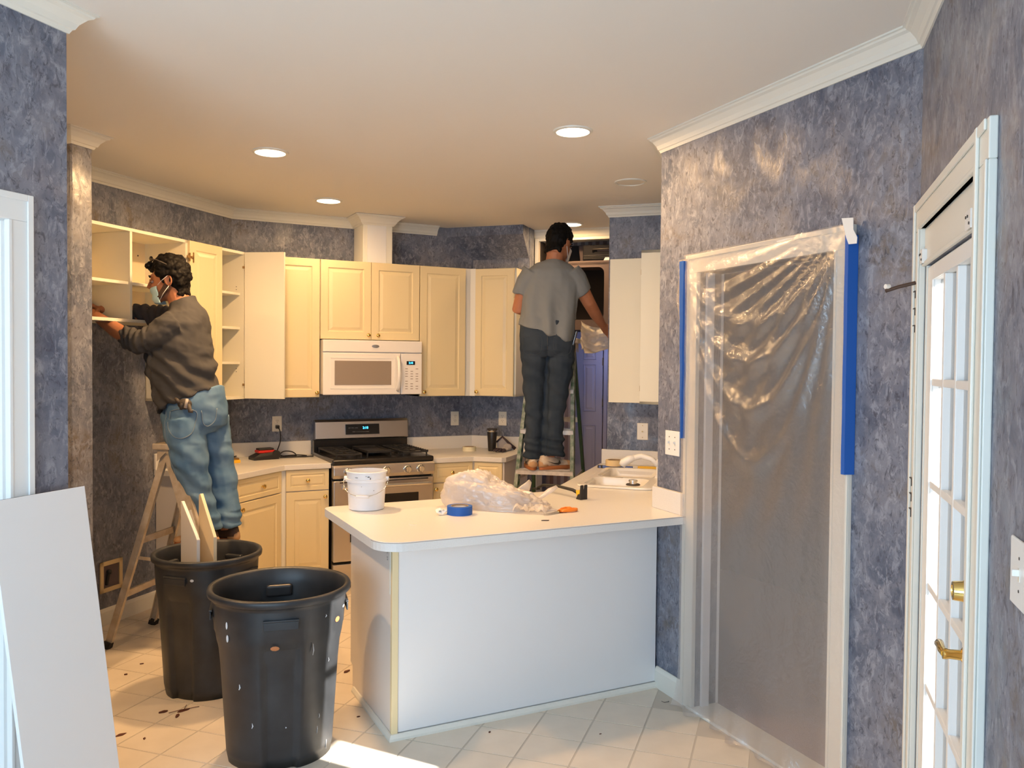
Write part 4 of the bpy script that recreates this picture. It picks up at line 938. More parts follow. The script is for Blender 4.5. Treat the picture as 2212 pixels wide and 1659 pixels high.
# ---------------------------------------------------------------- rubbish bins
def trash_can(label, loc, rz, marks):
    t = thing('trash_can', label, 'trash can', loc, rz, 'black rubbish bins')
    H_ = .69; seg = 144
    def ring(r, z, rib):
        out = []
        for i in range(seg):
            a = 2*pi*i/seg; c_ = abs(((a/(pi/2)+.5) % 1)-.5)*2   # 0 at the flat channel centres
            k = 1
            if rib: 
                edge = 1/(1+math.exp(-(c_-.36)/.016)); k = 1-.095*rib*(1-edge)
            out.append(Vector((r*k*cos(a), r*k*sin(a), z)))
        return out
    rg = [ring(.001,.012,0), ring(.205,.012,1), ring(.212,.0,1), ring(.222,.05,1), ring(.245,.40,1), ring(.252,.47,.9), ring(.258,.50,.35), ring(.262,.53,.1), ring(.268,.640,0), ring(.268,.655,0), ring(.276,.657,0), ring(.286,.664,0), ring(.288,.680,0), ring(.284,H_,0), ring(.270,H_,0), ring(.262,.682,0), ring(.258,.62,0), ring(.250,.50,.2), ring(.238,.40,.9), ring(.208,.03,.9), ring(.001,.028,0)]
    obj('body', MB().rings(rg, cap=False), 'bin', t, smooth='all')
    for a in (0, pi/2, pi, -pi/2):
        T = Matrix.Rotation(a, 4, 'Z')
        obj('handle', MB().box(.262,.275,-.068,.068,.608,.616).box(.266,.273,-.066,.066,.575,.608).transform(T), 'bin', t, bevel=.003)
        obj('grip_hollow', MB().box(.2665,.2695,-.060,.060,.580,.606).transform(T), 'dark', t)
        obj('inner_boss', MB().box(.225,.258,-.055,.055,.57,.622).transform(T), 'bin', t, bevel=.01)
    for k, (a, z, w_, h_, m_) in enumerate(marks):
        a = radians(a); r_ = (.2122+(.245-.212)*z/.4 if z < .42 else .262)+.0035
        cc = abs(((a/(pi/2)+.5) % 1)-.5)*2
        if z < .47 and cc < .36: r_ *= .912
        if h_ > w_*2.5 or w_ < .012:
            mb = MB().tube([(0,0,-h_/2),(w_*.5,0,-h_*.1),(w_*.2,0,h_/2)], [.0015,.003,.001], 6, flat=.4)
        else: mb = MB().lathe([(1,0),(.5,.0012),(.01,.0016)], 9, axis='y').transform(Matrix.Diagonal((w_/2, 1, h_/2, 1)))
        mb.transform(Matrix.Translation((r_*cos(a), r_*sin(a), z)) @ Matrix.Rotation(a+pi/2, 4, 'Z'))
        obj('paint_mark', mb, m_, t)
    return t
m1 = [(-62,.645,.030,.006,'binmark'),(-50,.60,.010,.012,'binmark'),(-28,.63,.03,.012,'binmark'),(-18,.60,.03,.012,'binmark'),(-33,.565,.035,.022,'rust'),(-95,.505,.035,.018,'rust'),(-140,.58,.012,.03,'binmark'),(-139,.53,.014,.03,'binmark'),(-63,.48,.008,.045,'binmark'),(-42,.41,.007,.016,'binmark'),(-50,.19,.006,.018,'binmark'),(-52,.14,.008,.04,'binmark'),(-118,.19,.010,.022,'binmark'),(-113,.055,.012,.010,'binmark'),(-36,.07,.004,.08,'binmark'),(-85,.17,.005,.005,'binmark'),(-74,.38,.004,.004,'binmark'),(-130,.34,.010,.022,'binmark')]
trash_can('open black rubbish bin in front, splashed with sunlight and paint', (.672, 3.475, .0015), radians(-10), m1)
m2 = [(-70,.60,.02,.016,'binmark'),(-95,.61,.03,.004,'binmark'),(-20,.58,.05,.05,'paper')]
tb = trash_can('open black rubbish bin behind, holding two cut shelf boards', (.478, 4.29, .0015), radians(-43), m2); tb.scale = (.90, .90, .98)
for k, (x, y, rz, h, lab) in enumerate(((.405, 4.245, 106, .885, 'white-edged cut board standing in the back bin, left one'), (.485, 4.285, 104, .915, 'taller tan cut board standing in the back bin, right one'))):
    t = thing('shelf_board', lab, 'board', (x, y, .032), radians(rz), 'cut boards in the back bin')
    mb = MB().prism([(-.13,0),(.07,0),(.07,h-.16),(.055,h-.145),(-.12,h-.0),(-.13,h)] if k == 0 else [(-.12,0),(.08,0),(.08,h-.19),(.062,h-.17),(-.10,h),(-.12,h-.01)], -.008, .008, T=Matrix(((-1,0,0,0),(0,0,1,0),(0,1,0,0),(0,0,0,1))) @ Matrix(((1,0,0,0),(0,1,0,0),(0,0,1,0),(0,0,0,1))))
    obj('panel', mb, 'shelfboard' if k else 'endpanel', t, bevel=.002)
# leaning white board
t = thing('leaning_board', 'large white board leaning on the blue wall at the lower left', 'board')
mb = MB()
def lb(s, dep, z): return Vector((-.10+R2*s+R2*dep, 3.04+R2*s-R2*dep, z))
A0, A1, B0, B1 = lb(.035,.035,1.195), lb(-.305,.035,1.195), lb(.10,.15,.002), lb(-.24,.15,.002)
off = Vector((R2*.012, -R2*.012, .004))
mb.rings([[A0, A1, B1, B0], [A0+off, A1+off, B1+off, B0+off]]); obj('panel', mb, 'board', t, bevel=.001)
obj('edge_groove', MB().rings([[A0+off*.4+Vector((0,0,.001)), A1+off*.4+Vector((0,0,.001)), A1+off*.55+Vector((0,0,.001)), A0+off*.55+Vector((0,0,.001))], [A0+off*.4+Vector((0,0,.0016)), A1+off*.4+Vector((0,0,.0016)), A1+off*.55+Vector((0,0,.0016)), A0+off*.55+Vector((0,0,.0016))]]), 'slot', t)
# water box in the alcove
t = thing('water_box', 'tan recessed refrigerator water box frame low in the alcove', 'utility box', (.062, 5.582, .296), pi/4)
mb = MB(); frame(mb, -.088, .088, -.094, .094, .026, -.010, -.001); obj('frame', mb, 'masking', t, bevel=.002)
obj('recess', MB().box(-.063,.063,-.003,-.001,-.07,.07), 'niche', t)
obj('valve', MB().cyl((-.035,-.004,-.05),(-.035,-.02,.025),.010,12).sphere((-.03,-.02,.03),.016,12,8), 'iron', t, smooth=True)

# debris on the floor
DB = [(.345,4.03,.030,20),(.315,3.98,.020,70),(.26,4.05,.020,10),(.08,3.88,.026,25),(.01,4.48,.015,0),(1.15,4.18,.022,30),(.03,4.22,.018,50),(.20,4.75,.010,0),(.12,4.62,.008,0),(.17,3.80,.012,80),(1.05,3.62,.008,0),(1.52,3.22,.005,0),(1.95,3.0,.006,0)]
g = 'dry leaf scraps on the floor'
for k, (x, y, L, a) in enumerate(DB):
    mb = MB(); n = 7; top = []; 
    for i in range(n+1):
        u = i/n; w_ = L*.42*sin(pi*u)**.7*(1+.2*sin(u*9+k)); top.append((-L+2*L*u, w_))
    pts = top+[(x_, -y_*.8) for x_, y_ in reversed(top[1:-1])]
    mb.prism(pts, .0018, .004+.002*(k % 3)); 
    if k == 0: mb.tube([(-.06,.02,.004),(-.01,.0,.010),(.07,-.01,.004)], .0015, 5); mb.tube([(.0,0,.006),(.035,.045,.006)], .0015, 5)
    o = obj('dry_leaf', mb, 'leaf', loc=(x, y, 0), rot=(0, 0, radians(a)))
    tag(o, ['large curled dry leaf with twigs on the floor before the back bin', 'narrow leaf scrap just left of the large curled leaf', 'thin twig-like leaf scrap farthest left of the large curled leaf', 'dark leaf scrap on the floor beside the leaning white board', 'dark leaf scrap near the front foot of the tan ladder', 'dark leaf scrap on the floor between the front bin and the peninsula'][min(k, 5)] if k < 6 else 'tiny dark leaf crumb '+['between the back bin and the alcove ladder foot','just before the refrigerator alcove baseboard','beside the tan ladder, smallest of the crumbs','left of the front bin near the leaning board','by the corner strip of the peninsula','before the left half of the peninsula panel','before the right half of the peninsula panel'][k-6], 'leaf', g)
t = tag(obj('bent_staple', MB().tube([(-.015,.01,.003),(-.012,-.008,.003),(.014,-.010,.003),(.016,-.003,.003)], .0012, 6), 'slot', loc=(2.42, 3.16, 0)), 'tiny bent dark staple on the floor by the doorway', 'debris')

# ---------------------------------------------------------------- back hall
HL = (3.318, 6.192, 0)
t = thing('hall_surround', 'mauve fascia with shelf niche and dark rounded opening over the hall', 'built-in shelf', HL, -pi/4, kind='structure')
obj('jamb', MB().box(0,.034,-.03,.14,0,2.665), 'trim', t, bevel=.002)
obj('head_trim', MB().box(0,.90,-.02,.12,2.648,2.668), 'trim', t, bevel=.002)
def rrect(x0, x1, z0, z1, r, n=6):
    o = []
    for cx_, cz_, a0 in ((x1-r, z1-r, 0), (x0+r, z1-r, 90), (x0+r, z0+r, 180), (x1-r, z0+r, 270)):
        for i in range(n+1): a_ = radians(a0+90*i/n); o.append((cx_+r*cos(a_), cz_+r*sin(a_)))
    return o
XZ = Matrix(((1,0,0,0),(0,0,1,0),(0,1,0,0),(0,0,0,1)))
obj('fascia', MB().prism([(.034,1.90),(.815,1.90),(.815,2.474),(.034,2.474)], 0, .02, T=XZ, holes=[rrect(.10,.592,1.985,2.42,.05)]), 'niche', t)
obj('shelf', MB().box(.034,.815,0,.40,2.44,2.462), 'niche', t)
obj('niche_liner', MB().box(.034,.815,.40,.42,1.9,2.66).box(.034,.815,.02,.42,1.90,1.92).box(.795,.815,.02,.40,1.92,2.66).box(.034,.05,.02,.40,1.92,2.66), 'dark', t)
t = thing('hard_case', 'dark plastic tool case on the high shelf behind the man in light grey', 'case', (3.318+R2*.60, 6.192-R2*.60, 2.4745), -pi/4)
obj('body', MB().box(-.20,.19,.03,.16,.001,.135), 'case', t, bevel=.012)
obj('handle', MB().tube([(-.11,.028,.075),(-.11,.012,.095),(.09,.012,.095),(.09,.028,.075)], .009, 10), 'cordblk', t, smooth='all')
obj('grip_plate', MB().box(-.075,.075,.022,.030,.078,.098), 'niche', t, bevel=.003)
rb = obj('rib', MB().box(-.19,.18,.024,.030,.044,.048), 'cordblk', t)
for k in (1, 2): 
    c_ = rb.copy(); COL.objects.link(c_); c_.location.z -= .012*k
obj('latch', MB().prism([(-.02,.0),(.035,.0),(.05,.026),(-.005,.026)], .020, .026, T=XZ), 'paper', t); obj('latch', MB().prism([(.055,.0),(.10,.0),(.115,.026),(.07,.026)], .020, .026, T=XZ), 'paper', t)
t = thing('paper_bag', 'pale grey folded packet standing left of the dark tool case', 'packet', (3.318+R2*.40+.14, 6.192-R2*.40+.14, 2.4745), -pi/4)
obj('packet', MB().prism([(-.06,0),(.16,0),(.11,.16),(-.08,.16)], 0, .05, T=XZ), 'niche', t, bevel=.01)
t = thing('bifold_door', 'blue-lit white panelled bifold door at the end of the hall', 'door', (3.904, 6.490, 0), -pi/4)
obj('leaf', MB().box(0,.258,-.03,.0,.02,2.0), 'lit_blue', t, bevel=.003)
for z0_, z1_ in ((1.19,1.61), (1.66,1.92), (.25,1.06)):
    mb = raised(.109, z1_-z0_, th=.008, ins=.002, y0=-.030)
    mb = MB(); steps = [(0,0),(.006,.006),(.014,.006),(.03,.001)]
    mb.rings([[Vector((.086+i, -.0302-.004+y, z0_+i)), Vector((.195-i, -.0302-.004+y, z0_+i)), Vector((.195-i, -.0302-.004+y, z1_-i)), Vector((.086+i, -.0302-.004+y, z1_-i))] for i, y in [(-.004,.004)]+steps])
    obj('raised_panel', mb, 'lit_blue', t)
obj('frame', MB().box(.268,.30,-.04,.02,.0,2.04), 'lit_blue', t, bevel=.003)
for z in (1.27, 1.64): obj('hinge', MB().box(.256,.270,-.036,-.028,z-.035,z+.035), 'slot', t)
t = thing('chair_rail', 'pale rail with small hooks on the striped hall wall', 'rail', (3.62, 6.775, .985), -pi/4)
obj('rail', MB().box(0,.38,-.022,-.002,0,.04), 'trim', t, bevel=.003)
for k in range(3): obj('hook', MB().tube([(.26+.035*k,-.022,-.005),(.26+.035*k,-.045,-.02),(.262+.035*k,-.055,-.002)], .006, 8), 'oldbrass', t, smooth='all')

# ---------------------------------------------------------------- ladders
def beam(mb, a, b, wx, wy, mi=0):
    a, b = Vector(a), Vector(b); ex = Vector((1,0,0)); d_ = (b-a).normalized(); ex = (ex-d_*ex.dot(d_)).normalized(); ey = d_.cross(ex)
    return mb.rings([[p+ex*sx_*wx/2+ey*sy_*wy/2 for sx_, sy_ in ((-1,-1),(1,-1),(1,1),(-1,1))] for p in (a, b)], mi)
def channel(mb, a, b, wx, wy, th, sgn):
    """U-section rail, web on the outside"""
    a, b = Vector(a), Vector(b); ex = Vector((1,0,0)); d_ = (b-a).normalized(); ex = (ex-d_*ex.dot(d_)).normalized()*sgn; ey = d_.cross(ex)
    pr = [(0,-wy/2),(-wx,-wy/2),(-wx,-wy/2+th),(-th,-wy/2+th),(-th,wy/2-th),(-wx,wy/2-th),(-wx,wy/2),(0,wy/2)]
    return mb.rings([[p+ex*x+ey*y for x, y in pr] for p in (a, b)])
def ladder(label, loc, rz, H_, wb, wt, fy, ry, ay, steps, mrail, mrear, mstep, rail_d=.075):
    t = thing('stepladder', label, 'ladder', loc, rz, None)
    def fp(z, s_, y0): u = z/H_; return Vector((s_*(wb*(1-u)+wt*u)/2, y0*(1-u)+ay*u, z))
    for s_ in (-1, 1):
        r_ = obj('front_rail', channel(MB(), fp(.03, s_, fy), fp(H_-.03, s_, fy), .026, rail_d, .004, s_), mrail, t)
        obj('rubber_foot', beam(MB(), fp(.0, s_, fy)+Vector((0,0,.0015)), fp(.045, s_, fy), .034, rail_d+.006), 'rubber', r_)
        r_ = obj('rear_leg', channel(MB(), fp(.03, s_*.97, ry), fp(H_-.05, s_*.97, ry), .022, .038, .004, s_), mrear, t)
        obj('rubber_foot', beam(MB(), fp(0, s_*.97, ry)+Vector((0,0,.0015)), fp(.035, s_*.97, ry), .036, .046), 'rubber', r_)
        z = H_*.42
        p, q = fp(z*1.05, s_*.9, fy*.9), fp(z*1.05, s_*.9, ry*.95); m_ = (p+q)/2+Vector((0,0,-.012))
        obj('spreader', beam(beam(MB(), p, m_, .004, .018), m_, q, .004, .018), 'stepmetal' if mrail != 'aluladder' else mrear, t)
    for z in steps:
        a, b = fp(z, -1, fy), fp(z, 1, fy); mb = MB()
        mb.box(a.x+.004, b.x-.004, a.y-.045, a.y+.045, z-.006, z).box(a.x+.004, b.x-.004, a.y-.045, a.y-.041, z-.034, z).box(a.x+.004, b.x-.004, a.y+.041, a.y+.045, z-.03, z)
        for k in range(5): mb.box(a.x+.01, b.x-.01, a.y-.036+k*.017, a.y-.033+k*.017, z, z+.0015)
        obj('step', mb, mstep, t)
    for z in (steps[0]+.02, steps[-2]+.05):
        a, b = fp(z, -.95, ry), fp(z, .95, ry); obj('rear_brace', MB().box(a.x, b.x, a.y-.004, a.y+.012, z-.018, z+.018), mstep if mrail != 'aluladder' else mrail, t)
    if mrail == 'aluladder':
        for za, zb in ((.40,.50), (.53,.78)):
            p, q = fp(za, -1, fy)-Vector((.002,0,0)), fp(zb, -1, fy)-Vector((.002,0,0)); obj('sticker', beam(MB(), p, q, .002, .055), 'paper', t)
            p, q = p*.75+q*.25-Vector((.0015,0,0)), p*.3+q*.7-Vector((.0015,0,0)); obj('sticker_print', beam(MB(), p, q, .001, .008), 'darktext', t)
    cap = MB().box(-wt/2-.03, wt/2+.03, ay-.075, ay+.075, H_-.035, H_)
    obj('top_cap', cap, mstep if mrail != 'aluladder' else mrail, t, bevel=.006)
    for s_ in (-1, 1):
        obj('hinge_plate', MB().prism([(-.055,-.10),(.0,-.05),(.055,-.10),(.05,-.02),(-.05,-.02)], s_*(wt/2+.010), s_*(wt/2+.016), T=Matrix(((0,0,1,0),(1,0,0,ay),(0,1,0,H_),(0,0,0,1)))), 'aluladder', t)
    return t
ladder('tan worn stepladder under the man in the mask', (.4635, 5.0525, .0015), radians(53.7), 1.15, .45, .30, -.372, .372, .042, (.275,.55,.825), 'aluladder', 'aluladder', 'aluladder', .085)
ladder('paint-splashed green stepladder under the man in light grey', (3.018, 5.344, .0015), radians(-40), 1.80, .50, .33, -.50, .48, 0, (.285,.57,.857,1.14,1.43), 'greenladder', 'darkgreen', 'stepmetal', .07)

# ---------------------------------------------------------------- people
def ell(c, ru, rw, n=20, tilt=0):
    c = Vector(c); return [c+Vector((ru*cos(2*pi*i/n), rw*sin(2*pi*i/n), tilt*ru*cos(2*pi*i/n))) for i in range(n)]
def limb(mb, pts, seg=14, flat=1):
    return mb.tube([p[:3] for p in pts], [p[3] for p in pts], seg, flat=flat)
def hand(mb, w, d, n, curl=.5, side=1, sc=1):
    w, d, n = Vector(w), Vector(d).normalized(), Vector(n).normalized(); s_ = d.cross(n).normalized()*side; n = (n-d*n.dot(d)).normalized()
    mb.tube([w-d*.02, w+d*.03, w+d*.07*sc, w+d*.095*sc], [.026,.034,.040,.036], 12, flat=.42, up=n)
    for k, (o, L) in enumerate(((-.030,.070),(-.010,.080),(.011,.075),(.030,.058))):
        p = w+d*.088*sc+s_*o; q = p+d*L*.45*sc+n*curl*.012; r = q+(d*(1-curl)+n*curl).normalized()*L*.35*sc; e = r+(d*(1-curl*1.4)+n*curl*1.3).normalized()*L*.25*sc
        mb.tube([p-d*.02, p, q, r, e], [.010,.0095,.009,.0085,.007], 8)
    p = w+d*.03-s_*.030; mb.tube([p, p-s_*.022+d*.025+n*.006, p-s_*.028+d*.050+n*.014, p-s_*.024+d*.07+n*.02], [.013,.011,.010,.008], 8)
def head(mb, T, neck_to, nr=.060):
    def P(x, y, z): return T @ Vector((x, y, z))
    h = MB()
    h.sphere((-.012,0,.030), 1, 20, 14, sc=(.097,.077,.102)); h.sphere((.030,0,-.030), 1, 16, 12, sc=(.066,.061,.082)); h.sphere((.010,0,-.055), 1, 16, 10, sc=(.070,.056,.058))
    h.sphere((.072,0,-.098), 1, 10, 8, sc=(.024,.028,.020)); h.sphere((.076,0,.040), 1, 12, 8, sc=(.022,.050,.014))
    h.tube([(.088,0,.034),(.102,0,.008),(.118,0,-.018),(.100,0,-.030)], [.008,.010,.0135,.008], 8); h.sphere((.102,.013,-.024), .009, 8, 6); h.sphere((.102,-.013,-.024), .009, 8, 6)
    h.sphere((.093,0,-.060), 1, 10, 6, sc=(.010,.024,.006)); h.sphere((.092,0,-.072), 1, 10, 6, sc=(.010,.020,.006))
    for s_ in (1, -1):
        h.sphere((.080,s_*.034,-.018), 1, 8, 6, sc=(.014,.018,.014))
        ear = [(-.018+.019*cos(a)-.004, s_*(.0805+.010*max(0, -cos(a))), -.004+.031*sin(a)) for a in [k*pi/6 for k in range(12)]]
        h.tube(ear, .0055, 6, closed=True); h.sphere((-.016, s_*.076, -.006), 1, 8, 6, sc=(.016,.006,.026))
    h.tube([(-.03,0,-.03),(-.035,0,-.10)], [nr, nr], 14)
    h.transform(T); n0 = len(mb.v); mb.v += h.v; mb.f += [tuple(i+n0 for i in f_) for f_ in h.f]; mb.m += h.m
    limb(mb, [(*P(-.03,0,-.05), nr*.98), (*neck_to, nr*1.08)])
def hair(T, keep, curl, seed, R=(.108,.089,.116), C=(-.014,0,.036)):
    rnd = random.Random(seed); mb = MB(); N_ = 420 if curl > .015 else 520
    for k in range(N_):
        zz = 1-2*(k+.5)/N_; a = k*2.39996; rr_ = sqrt(1-zz*zz); p = Vector((C[0]+R[0]*rr_*cos(a), C[1]+R[1]*rr_*sin(a), C[2]+R[2]*zz))
        if not keep(p): continue
        j = Vector((rnd.uniform(-1,1), rnd.uniform(-1,1), rnd.uniform(-1,1)))*curl*.45
        mb.sphere(p+j-(p-Vector(C)).normalized()*.010, rnd.uniform(.8,1.2)*max(curl, .015), 7, 5)
    for k in range(90):
        a = rnd.uniform(-1.25, 1.25); z = rnd.uniform(-.098, -.01); mb.sphere((-.033-.063*cos(a), .066*sin(a), z), .013, 7, 5)
    mb.transform(T); return mb
from mathutils.bvhtree import BVHTree
def snap_line(me, pts, off, view=None):
    bv = BVHTree.FromPolygons([v.co.copy() for v in me.vertices], [tuple(p.vertices) for p in me.polygons]); out = []
    for p in pts:
        co, n_, i_, d_ = bv.ray_cast(Vector((p[0], -2, p[1])), Vector((0,1,0)))
        if co: out.append(co+n_*off)
    return out
def fold_fn(amp, sx_, sz, seed, extra=None):
    def f(c):
        v = Vector((c.x*sx_, c.y*sx_, c.z*sz+1.7*sx_*c.x*.3))+Vector((seed, 0, 0))
        a = amp*(noise.noise(v) + .5*noise.noise(v*2.1)-.25*abs(noise.noise(v*3.3)))
        return a+(extra(c) if extra else 0)
    return f
def eyes(t, T, near):
    for s_ in near:
        mb = MB().sphere((.0835, s_*.031, .006), .0080, 10, 8); mb.transform(T); obj('eye', mb, 'eyewhite', t, smooth='all')
        mb = MB().sphere((.0905, s_*.0345, .003), .0040, 8, 6); mb.transform(T); obj('iris', mb, 'slot', t, smooth='all')
        mb = MB().tube([(.098,s_*.012,.034),(.094,s_*.034,.042),(.080,s_*.052,.034)], [.003,.0045,.0025], 6); mb.transform(T); obj('eyebrow', mb, 'hair', t, smooth='all')
        mb = MB().tube([(.096,s_*.018,.010),(.0935,s_*.032,.019),(.083,s_*.046,.010)], [.003,.0042,.003], 6); mb.transform(T); obj('eyelid', mb, 'skin', t, smooth='all')
def shoe(t, loc, yaw, mu, logo=True, nm='shoe'):
    T = Matrix.Translation(loc) @ Matrix.Rotation(yaw, 4, 'Z')
    def sec(y, w_, h_, z0=0): return [Vector((w_*cos(a)*(1 if sin(a) < 0 else .80), y, z0+h_/2+h_/2*sin(a)*1.0)) for a in [2*pi*k/16 for k in range(16)]]
    sole = MB().rings([[Vector((w_*cos(2*pi*k/20)*(.040+.008*(sin(2*pi*k/20) > 0)), .145*sin(2*pi*k/20)+.085, z)) for k in range(20)] for w_, z in ((.92,0),(1,.006),(1,.020),(.95,.028))])
    sole.transform(T); s_ = obj(nm, sole, 'gum', t, smooth=True)
    up = MB().rings([sec(-.058,.016,.060,.02), sec(-.045,.034,.085,.018), sec(-.01,.037,.092,.016), sec(.04,.036,.088,.016), sec(.09,.040,.066,.016), sec(.15,.042,.050,.016), sec(.195,.036,.040,.016), sec(.222,.018,.026,.018)])
    up.transform(T); obj('upper', up, mu, s_, smooth='all')
    toe = MB().rings([sec(.165,.0435,.046,.016), sec(.20,.037,.041,.016), sec(.226,.020,.028,.018)]); toe.transform(T); obj('toe_cap', toe, 'shoetan', s_, smooth='all')
    hc = MB().rings([sec(-.062,.018,.046,.020), sec(-.048,.0365,.050,.018), sec(-.005,.0395,.046,.016)]); hc.transform(T); obj('heel_counter', hc, 'shoetan', s_, smooth='all')
    if logo:
        for sd in (1, -1):
            pts = [(.085,.072),(.10,.045),(.08,.034),(.045,.040),(-.02,.066),(.04,.050),(.075,.048),(.082,.056)]
            mb = MB().prism([(y, z) for y, z in pts], 0, .003, T=Matrix(((0,0,sd,sd*.0385),(1,0,0,0),(0,1,0,0),(0,0,0,1)))); mb.transform(T); obj('side_mark', mb, 'slot', s_)
        o = text('heel_lettering', 'NIKE', .018, 'darktext', s_, (0,0,0), (0,0,0)); o.matrix_world = T @ Matrix.Translation((0,-.0605,.080)) @ Matrix.Rotation(pi/2-.25, 4, 'X')
    return s_
# --- man in the mask, on the tan ladder
p1 = thing('person', 'man in dark grey shirt, light blue jeans and blue mask reaching into the left cabinet', 'person', (.595, 4.956, .5535), YAW); p1.scale = (.975, .975, .972)
Z0 = .5835
def z1(z): return z-Z0
TH = Matrix.Translation((-.272, 0, z1(2.135))) @ Matrix.Rotation(pi+.10, 4, 'Z') @ Matrix.Rotation(radians(9), 4, 'Y')
b = MB(); head(b, TH, (-.165,.0,z1(1.90)), .062)
b.rings([ell((-.18,.0,z1(1.95)),.06,.10), ell((-.19,0,z1(1.86)),.115,.17), ell((-.205,0,z1(1.73)),.155,.17), ell((-.19,0,z1(1.58)),.165,.165), ell((-.15,0,z1(1.45)),.140,.150), ell((-.13,.02,z1(1.36)),.12,.13), ell((-.12,.03,z1(1.28)),.09,.11)])
LG = dict(n=[(-.130,-.065,z1(1.36),.085),(-.140,-.080,z1(1.27),.090),(-.112,-.085,z1(1.09),.080),(-.078,-.075,z1(.96),.074),(-.05,-.06,z1(.81),.060),(-.03,-.05,z1(.66),.042)],
          f=[(-.090,.10,z1(1.36),.085),(-.075,.115,z1(1.27),.088),(-.04,.120,z1(1.09),.076),(-.01,.12,z1(.96),.070),(.015,.11,z1(.81),.058),(.03,.10,z1(.66),.042)])
for k in LG: limb(b, [(*q[:3], q[3]*.82) for q in LG[k]])
AN = [(-.18,-.14,z1(1.87),.050),(-.285,-.180,z1(1.81),.048),(-.41,-.155,z1(1.785),.047),(-.54,-.08,z1(1.845),.045),(-.70,.01,z1(1.930),.029)]
AF = [(-.24,.14,z1(1.91),.055),(-.36,.18,z1(1.935),.050),(-.50,.19,z1(1.955),.046),(-.62,.15,z1(1.965),.042),(-.73,.12,z1(1.975),.028)]
limb(b, AN); limb(b, AF); hand(b, (-.70,.01,z1(1.930)), (-.9,.45,.30), (0,.6,-.8), .6, 1); hand(b, (-.73,.12,z1(1.975)), (-1,-.1,.15), (0,-.5,-.85), .6, -1)
obj('body', remesh(b, .0055, 2), 'skin', p1)
keep1 = lambda p: not (p.x > .040 and p.z < .085) and not (p.z < -.012 and p.x > -.045) and p.z > -.065 and not (p.x > -.035 and p.z < .02)
hb_ = hair(TH, keep1, .021, 3); hb_m = hb_
for k in range(9):
    q = TH @ Vector((.070+.009*(k % 3), -.044+.011*k, .090+.008*((k*2) % 3))); hb_.sphere(q, .019, 7, 5)
for k in range(6):
    for s_ in (1, -1): hb_.sphere(TH @ Vector((.026-.003*k, s_*.0725, .045-.011*k)), .010, 6, 5)
obj('hair', remesh(hb_, .0050, 1, lambda c: .004*noise.noise(c*75)), 'hair', p1)
eyes(p1, TH, (1, -1))
mk = MB(); na, nz_ = 20, 10
for j in range(nz_+1):
    v = j/nz_
    for i in range(na+1):
        a = (i/na*2-1)*1.22; w_ = 1-.16*v*v
        x = .026+(.082-.008*v*v+.004*sin(v*11))*cos(a); y = (.0700)*w_*sin(a)
        z = -.032-.086*v+.012*abs(a)*(.5-v)
        mk.v.append(TH @ Vector((x, y, z)))
for j in range(nz_):
    for i in range(na): mk.face((j*(na+1)+i, j*(na+1)+i+1, (j+1)*(na+1)+i+1, (j+1)*(na+1)+i))
fm = obj('face_mask', mk, 'mask', p1, smooth='all'); sd_ = fm.modifiers.new('s', 'SOLIDIFY'); sd_.thickness = .003
for s_ in (1, -1):
    for z_, ez in ((-.022, .022), (-.108, -.035)):
        mb = MB().tube([TH @ Vector(q) for q in ((.045,s_*.0705,z_),(.02,s_*.078,z_*.55+ez*.45),(-.022,s_*.0865,ez))], .0018, 6); obj('ear_loop', mb, 'cord_w', fm, smooth='all')
bm_ = MB()
for s_ in (1, -1):
    for k in range(26): 
        u = (k % 13)/12; r_ = k//13; bm_.sphere(TH @ Vector((.004+.050*u-.012*r_, s_*(.0655-.014*u), -.028-.058*u-.02*r_*(1-u))), .012, 7, 5)
obj('beard', remesh(bm_, .005, 2), 'brown', p1)
sg = MB().tube([TH @ Vector((x, y, z)) for x, y, z in ((-.03,.100,.085),(.02,.098,.118),(.055,.085,.130),(.075,.04,.140),(.078,0,.142),(.075,-.04,.140),(.055,-.085,.130),(-.03,-.100,.085))], .003, 6)
sgo = obj('sunglasses', sg, 'slot', p1, smooth='all')
for s_ in (1, -1):
    mb = MB().sphere((0,0,0), 1, 14, 8, sc=(.024,.007,.017)); mb.transform(TH @ Matrix.Translation((.060, s_*.060, .132)) @ Matrix.Rotation(s_*radians(-50), 4, 'Z')); obj('lens', mb, 'yellow' if 0 else 'glassdark', sgo, smooth='all')
sh = MB(); sh.rings([ell((-.188,0,z1(2.035)),.068,.068,tilt=.35), ell((-.184,0,z1(1.995)),.080,.100,tilt=.3), ell((-.182,0,z1(1.950)),.108,.150,tilt=.2), ell((-.190,0,z1(1.885)),.145,.190), ell((-.205,-.0,z1(1.80)),.172,.205), ell((-.207,0,z1(1.73)),.187,.205), ell((-.198,0,z1(1.62)),.192,.198), ell((-.178,0,z1(1.53)),.190,.192), ell((-.155,0,z1(1.475)),.184,.192,tilt=.30), ell((-.145,0,z1(1.445)),.181,.190,tilt=.42)])
limb(sh, [(-.18,-.135,z1(1.875),.088),(-.22,-.165,z1(1.85),.083),(-.29,-.185,z1(1.80),.075),(-.36,-.175,z1(1.775),.067),(-.43,-.145,z1(1.79),.060),(-.468,-.118,z1(1.81),.056)])
limb(sh, [(-.22,.14,z1(1.895),.085),(-.36,.18,z1(1.93),.069),(-.48,.19,z1(1.95),.060),(-.56,.17,z1(1.96),.056)])
def xf1(c):
    k = 0
    if c.x > -.42 and c.z < z1(1.80):   # diagonal drapes towards the waist
        k += .009*sin((c.z*1.0+c.x*.75)*62+2.2*noise.noise(c*6))*max(0, min(1, (z1(1.78)-c.z)/.14))
    if c.x < -.30: k += .006*sin(c.x*150+c.z*40+3*noise.noise(c*9))
    return k
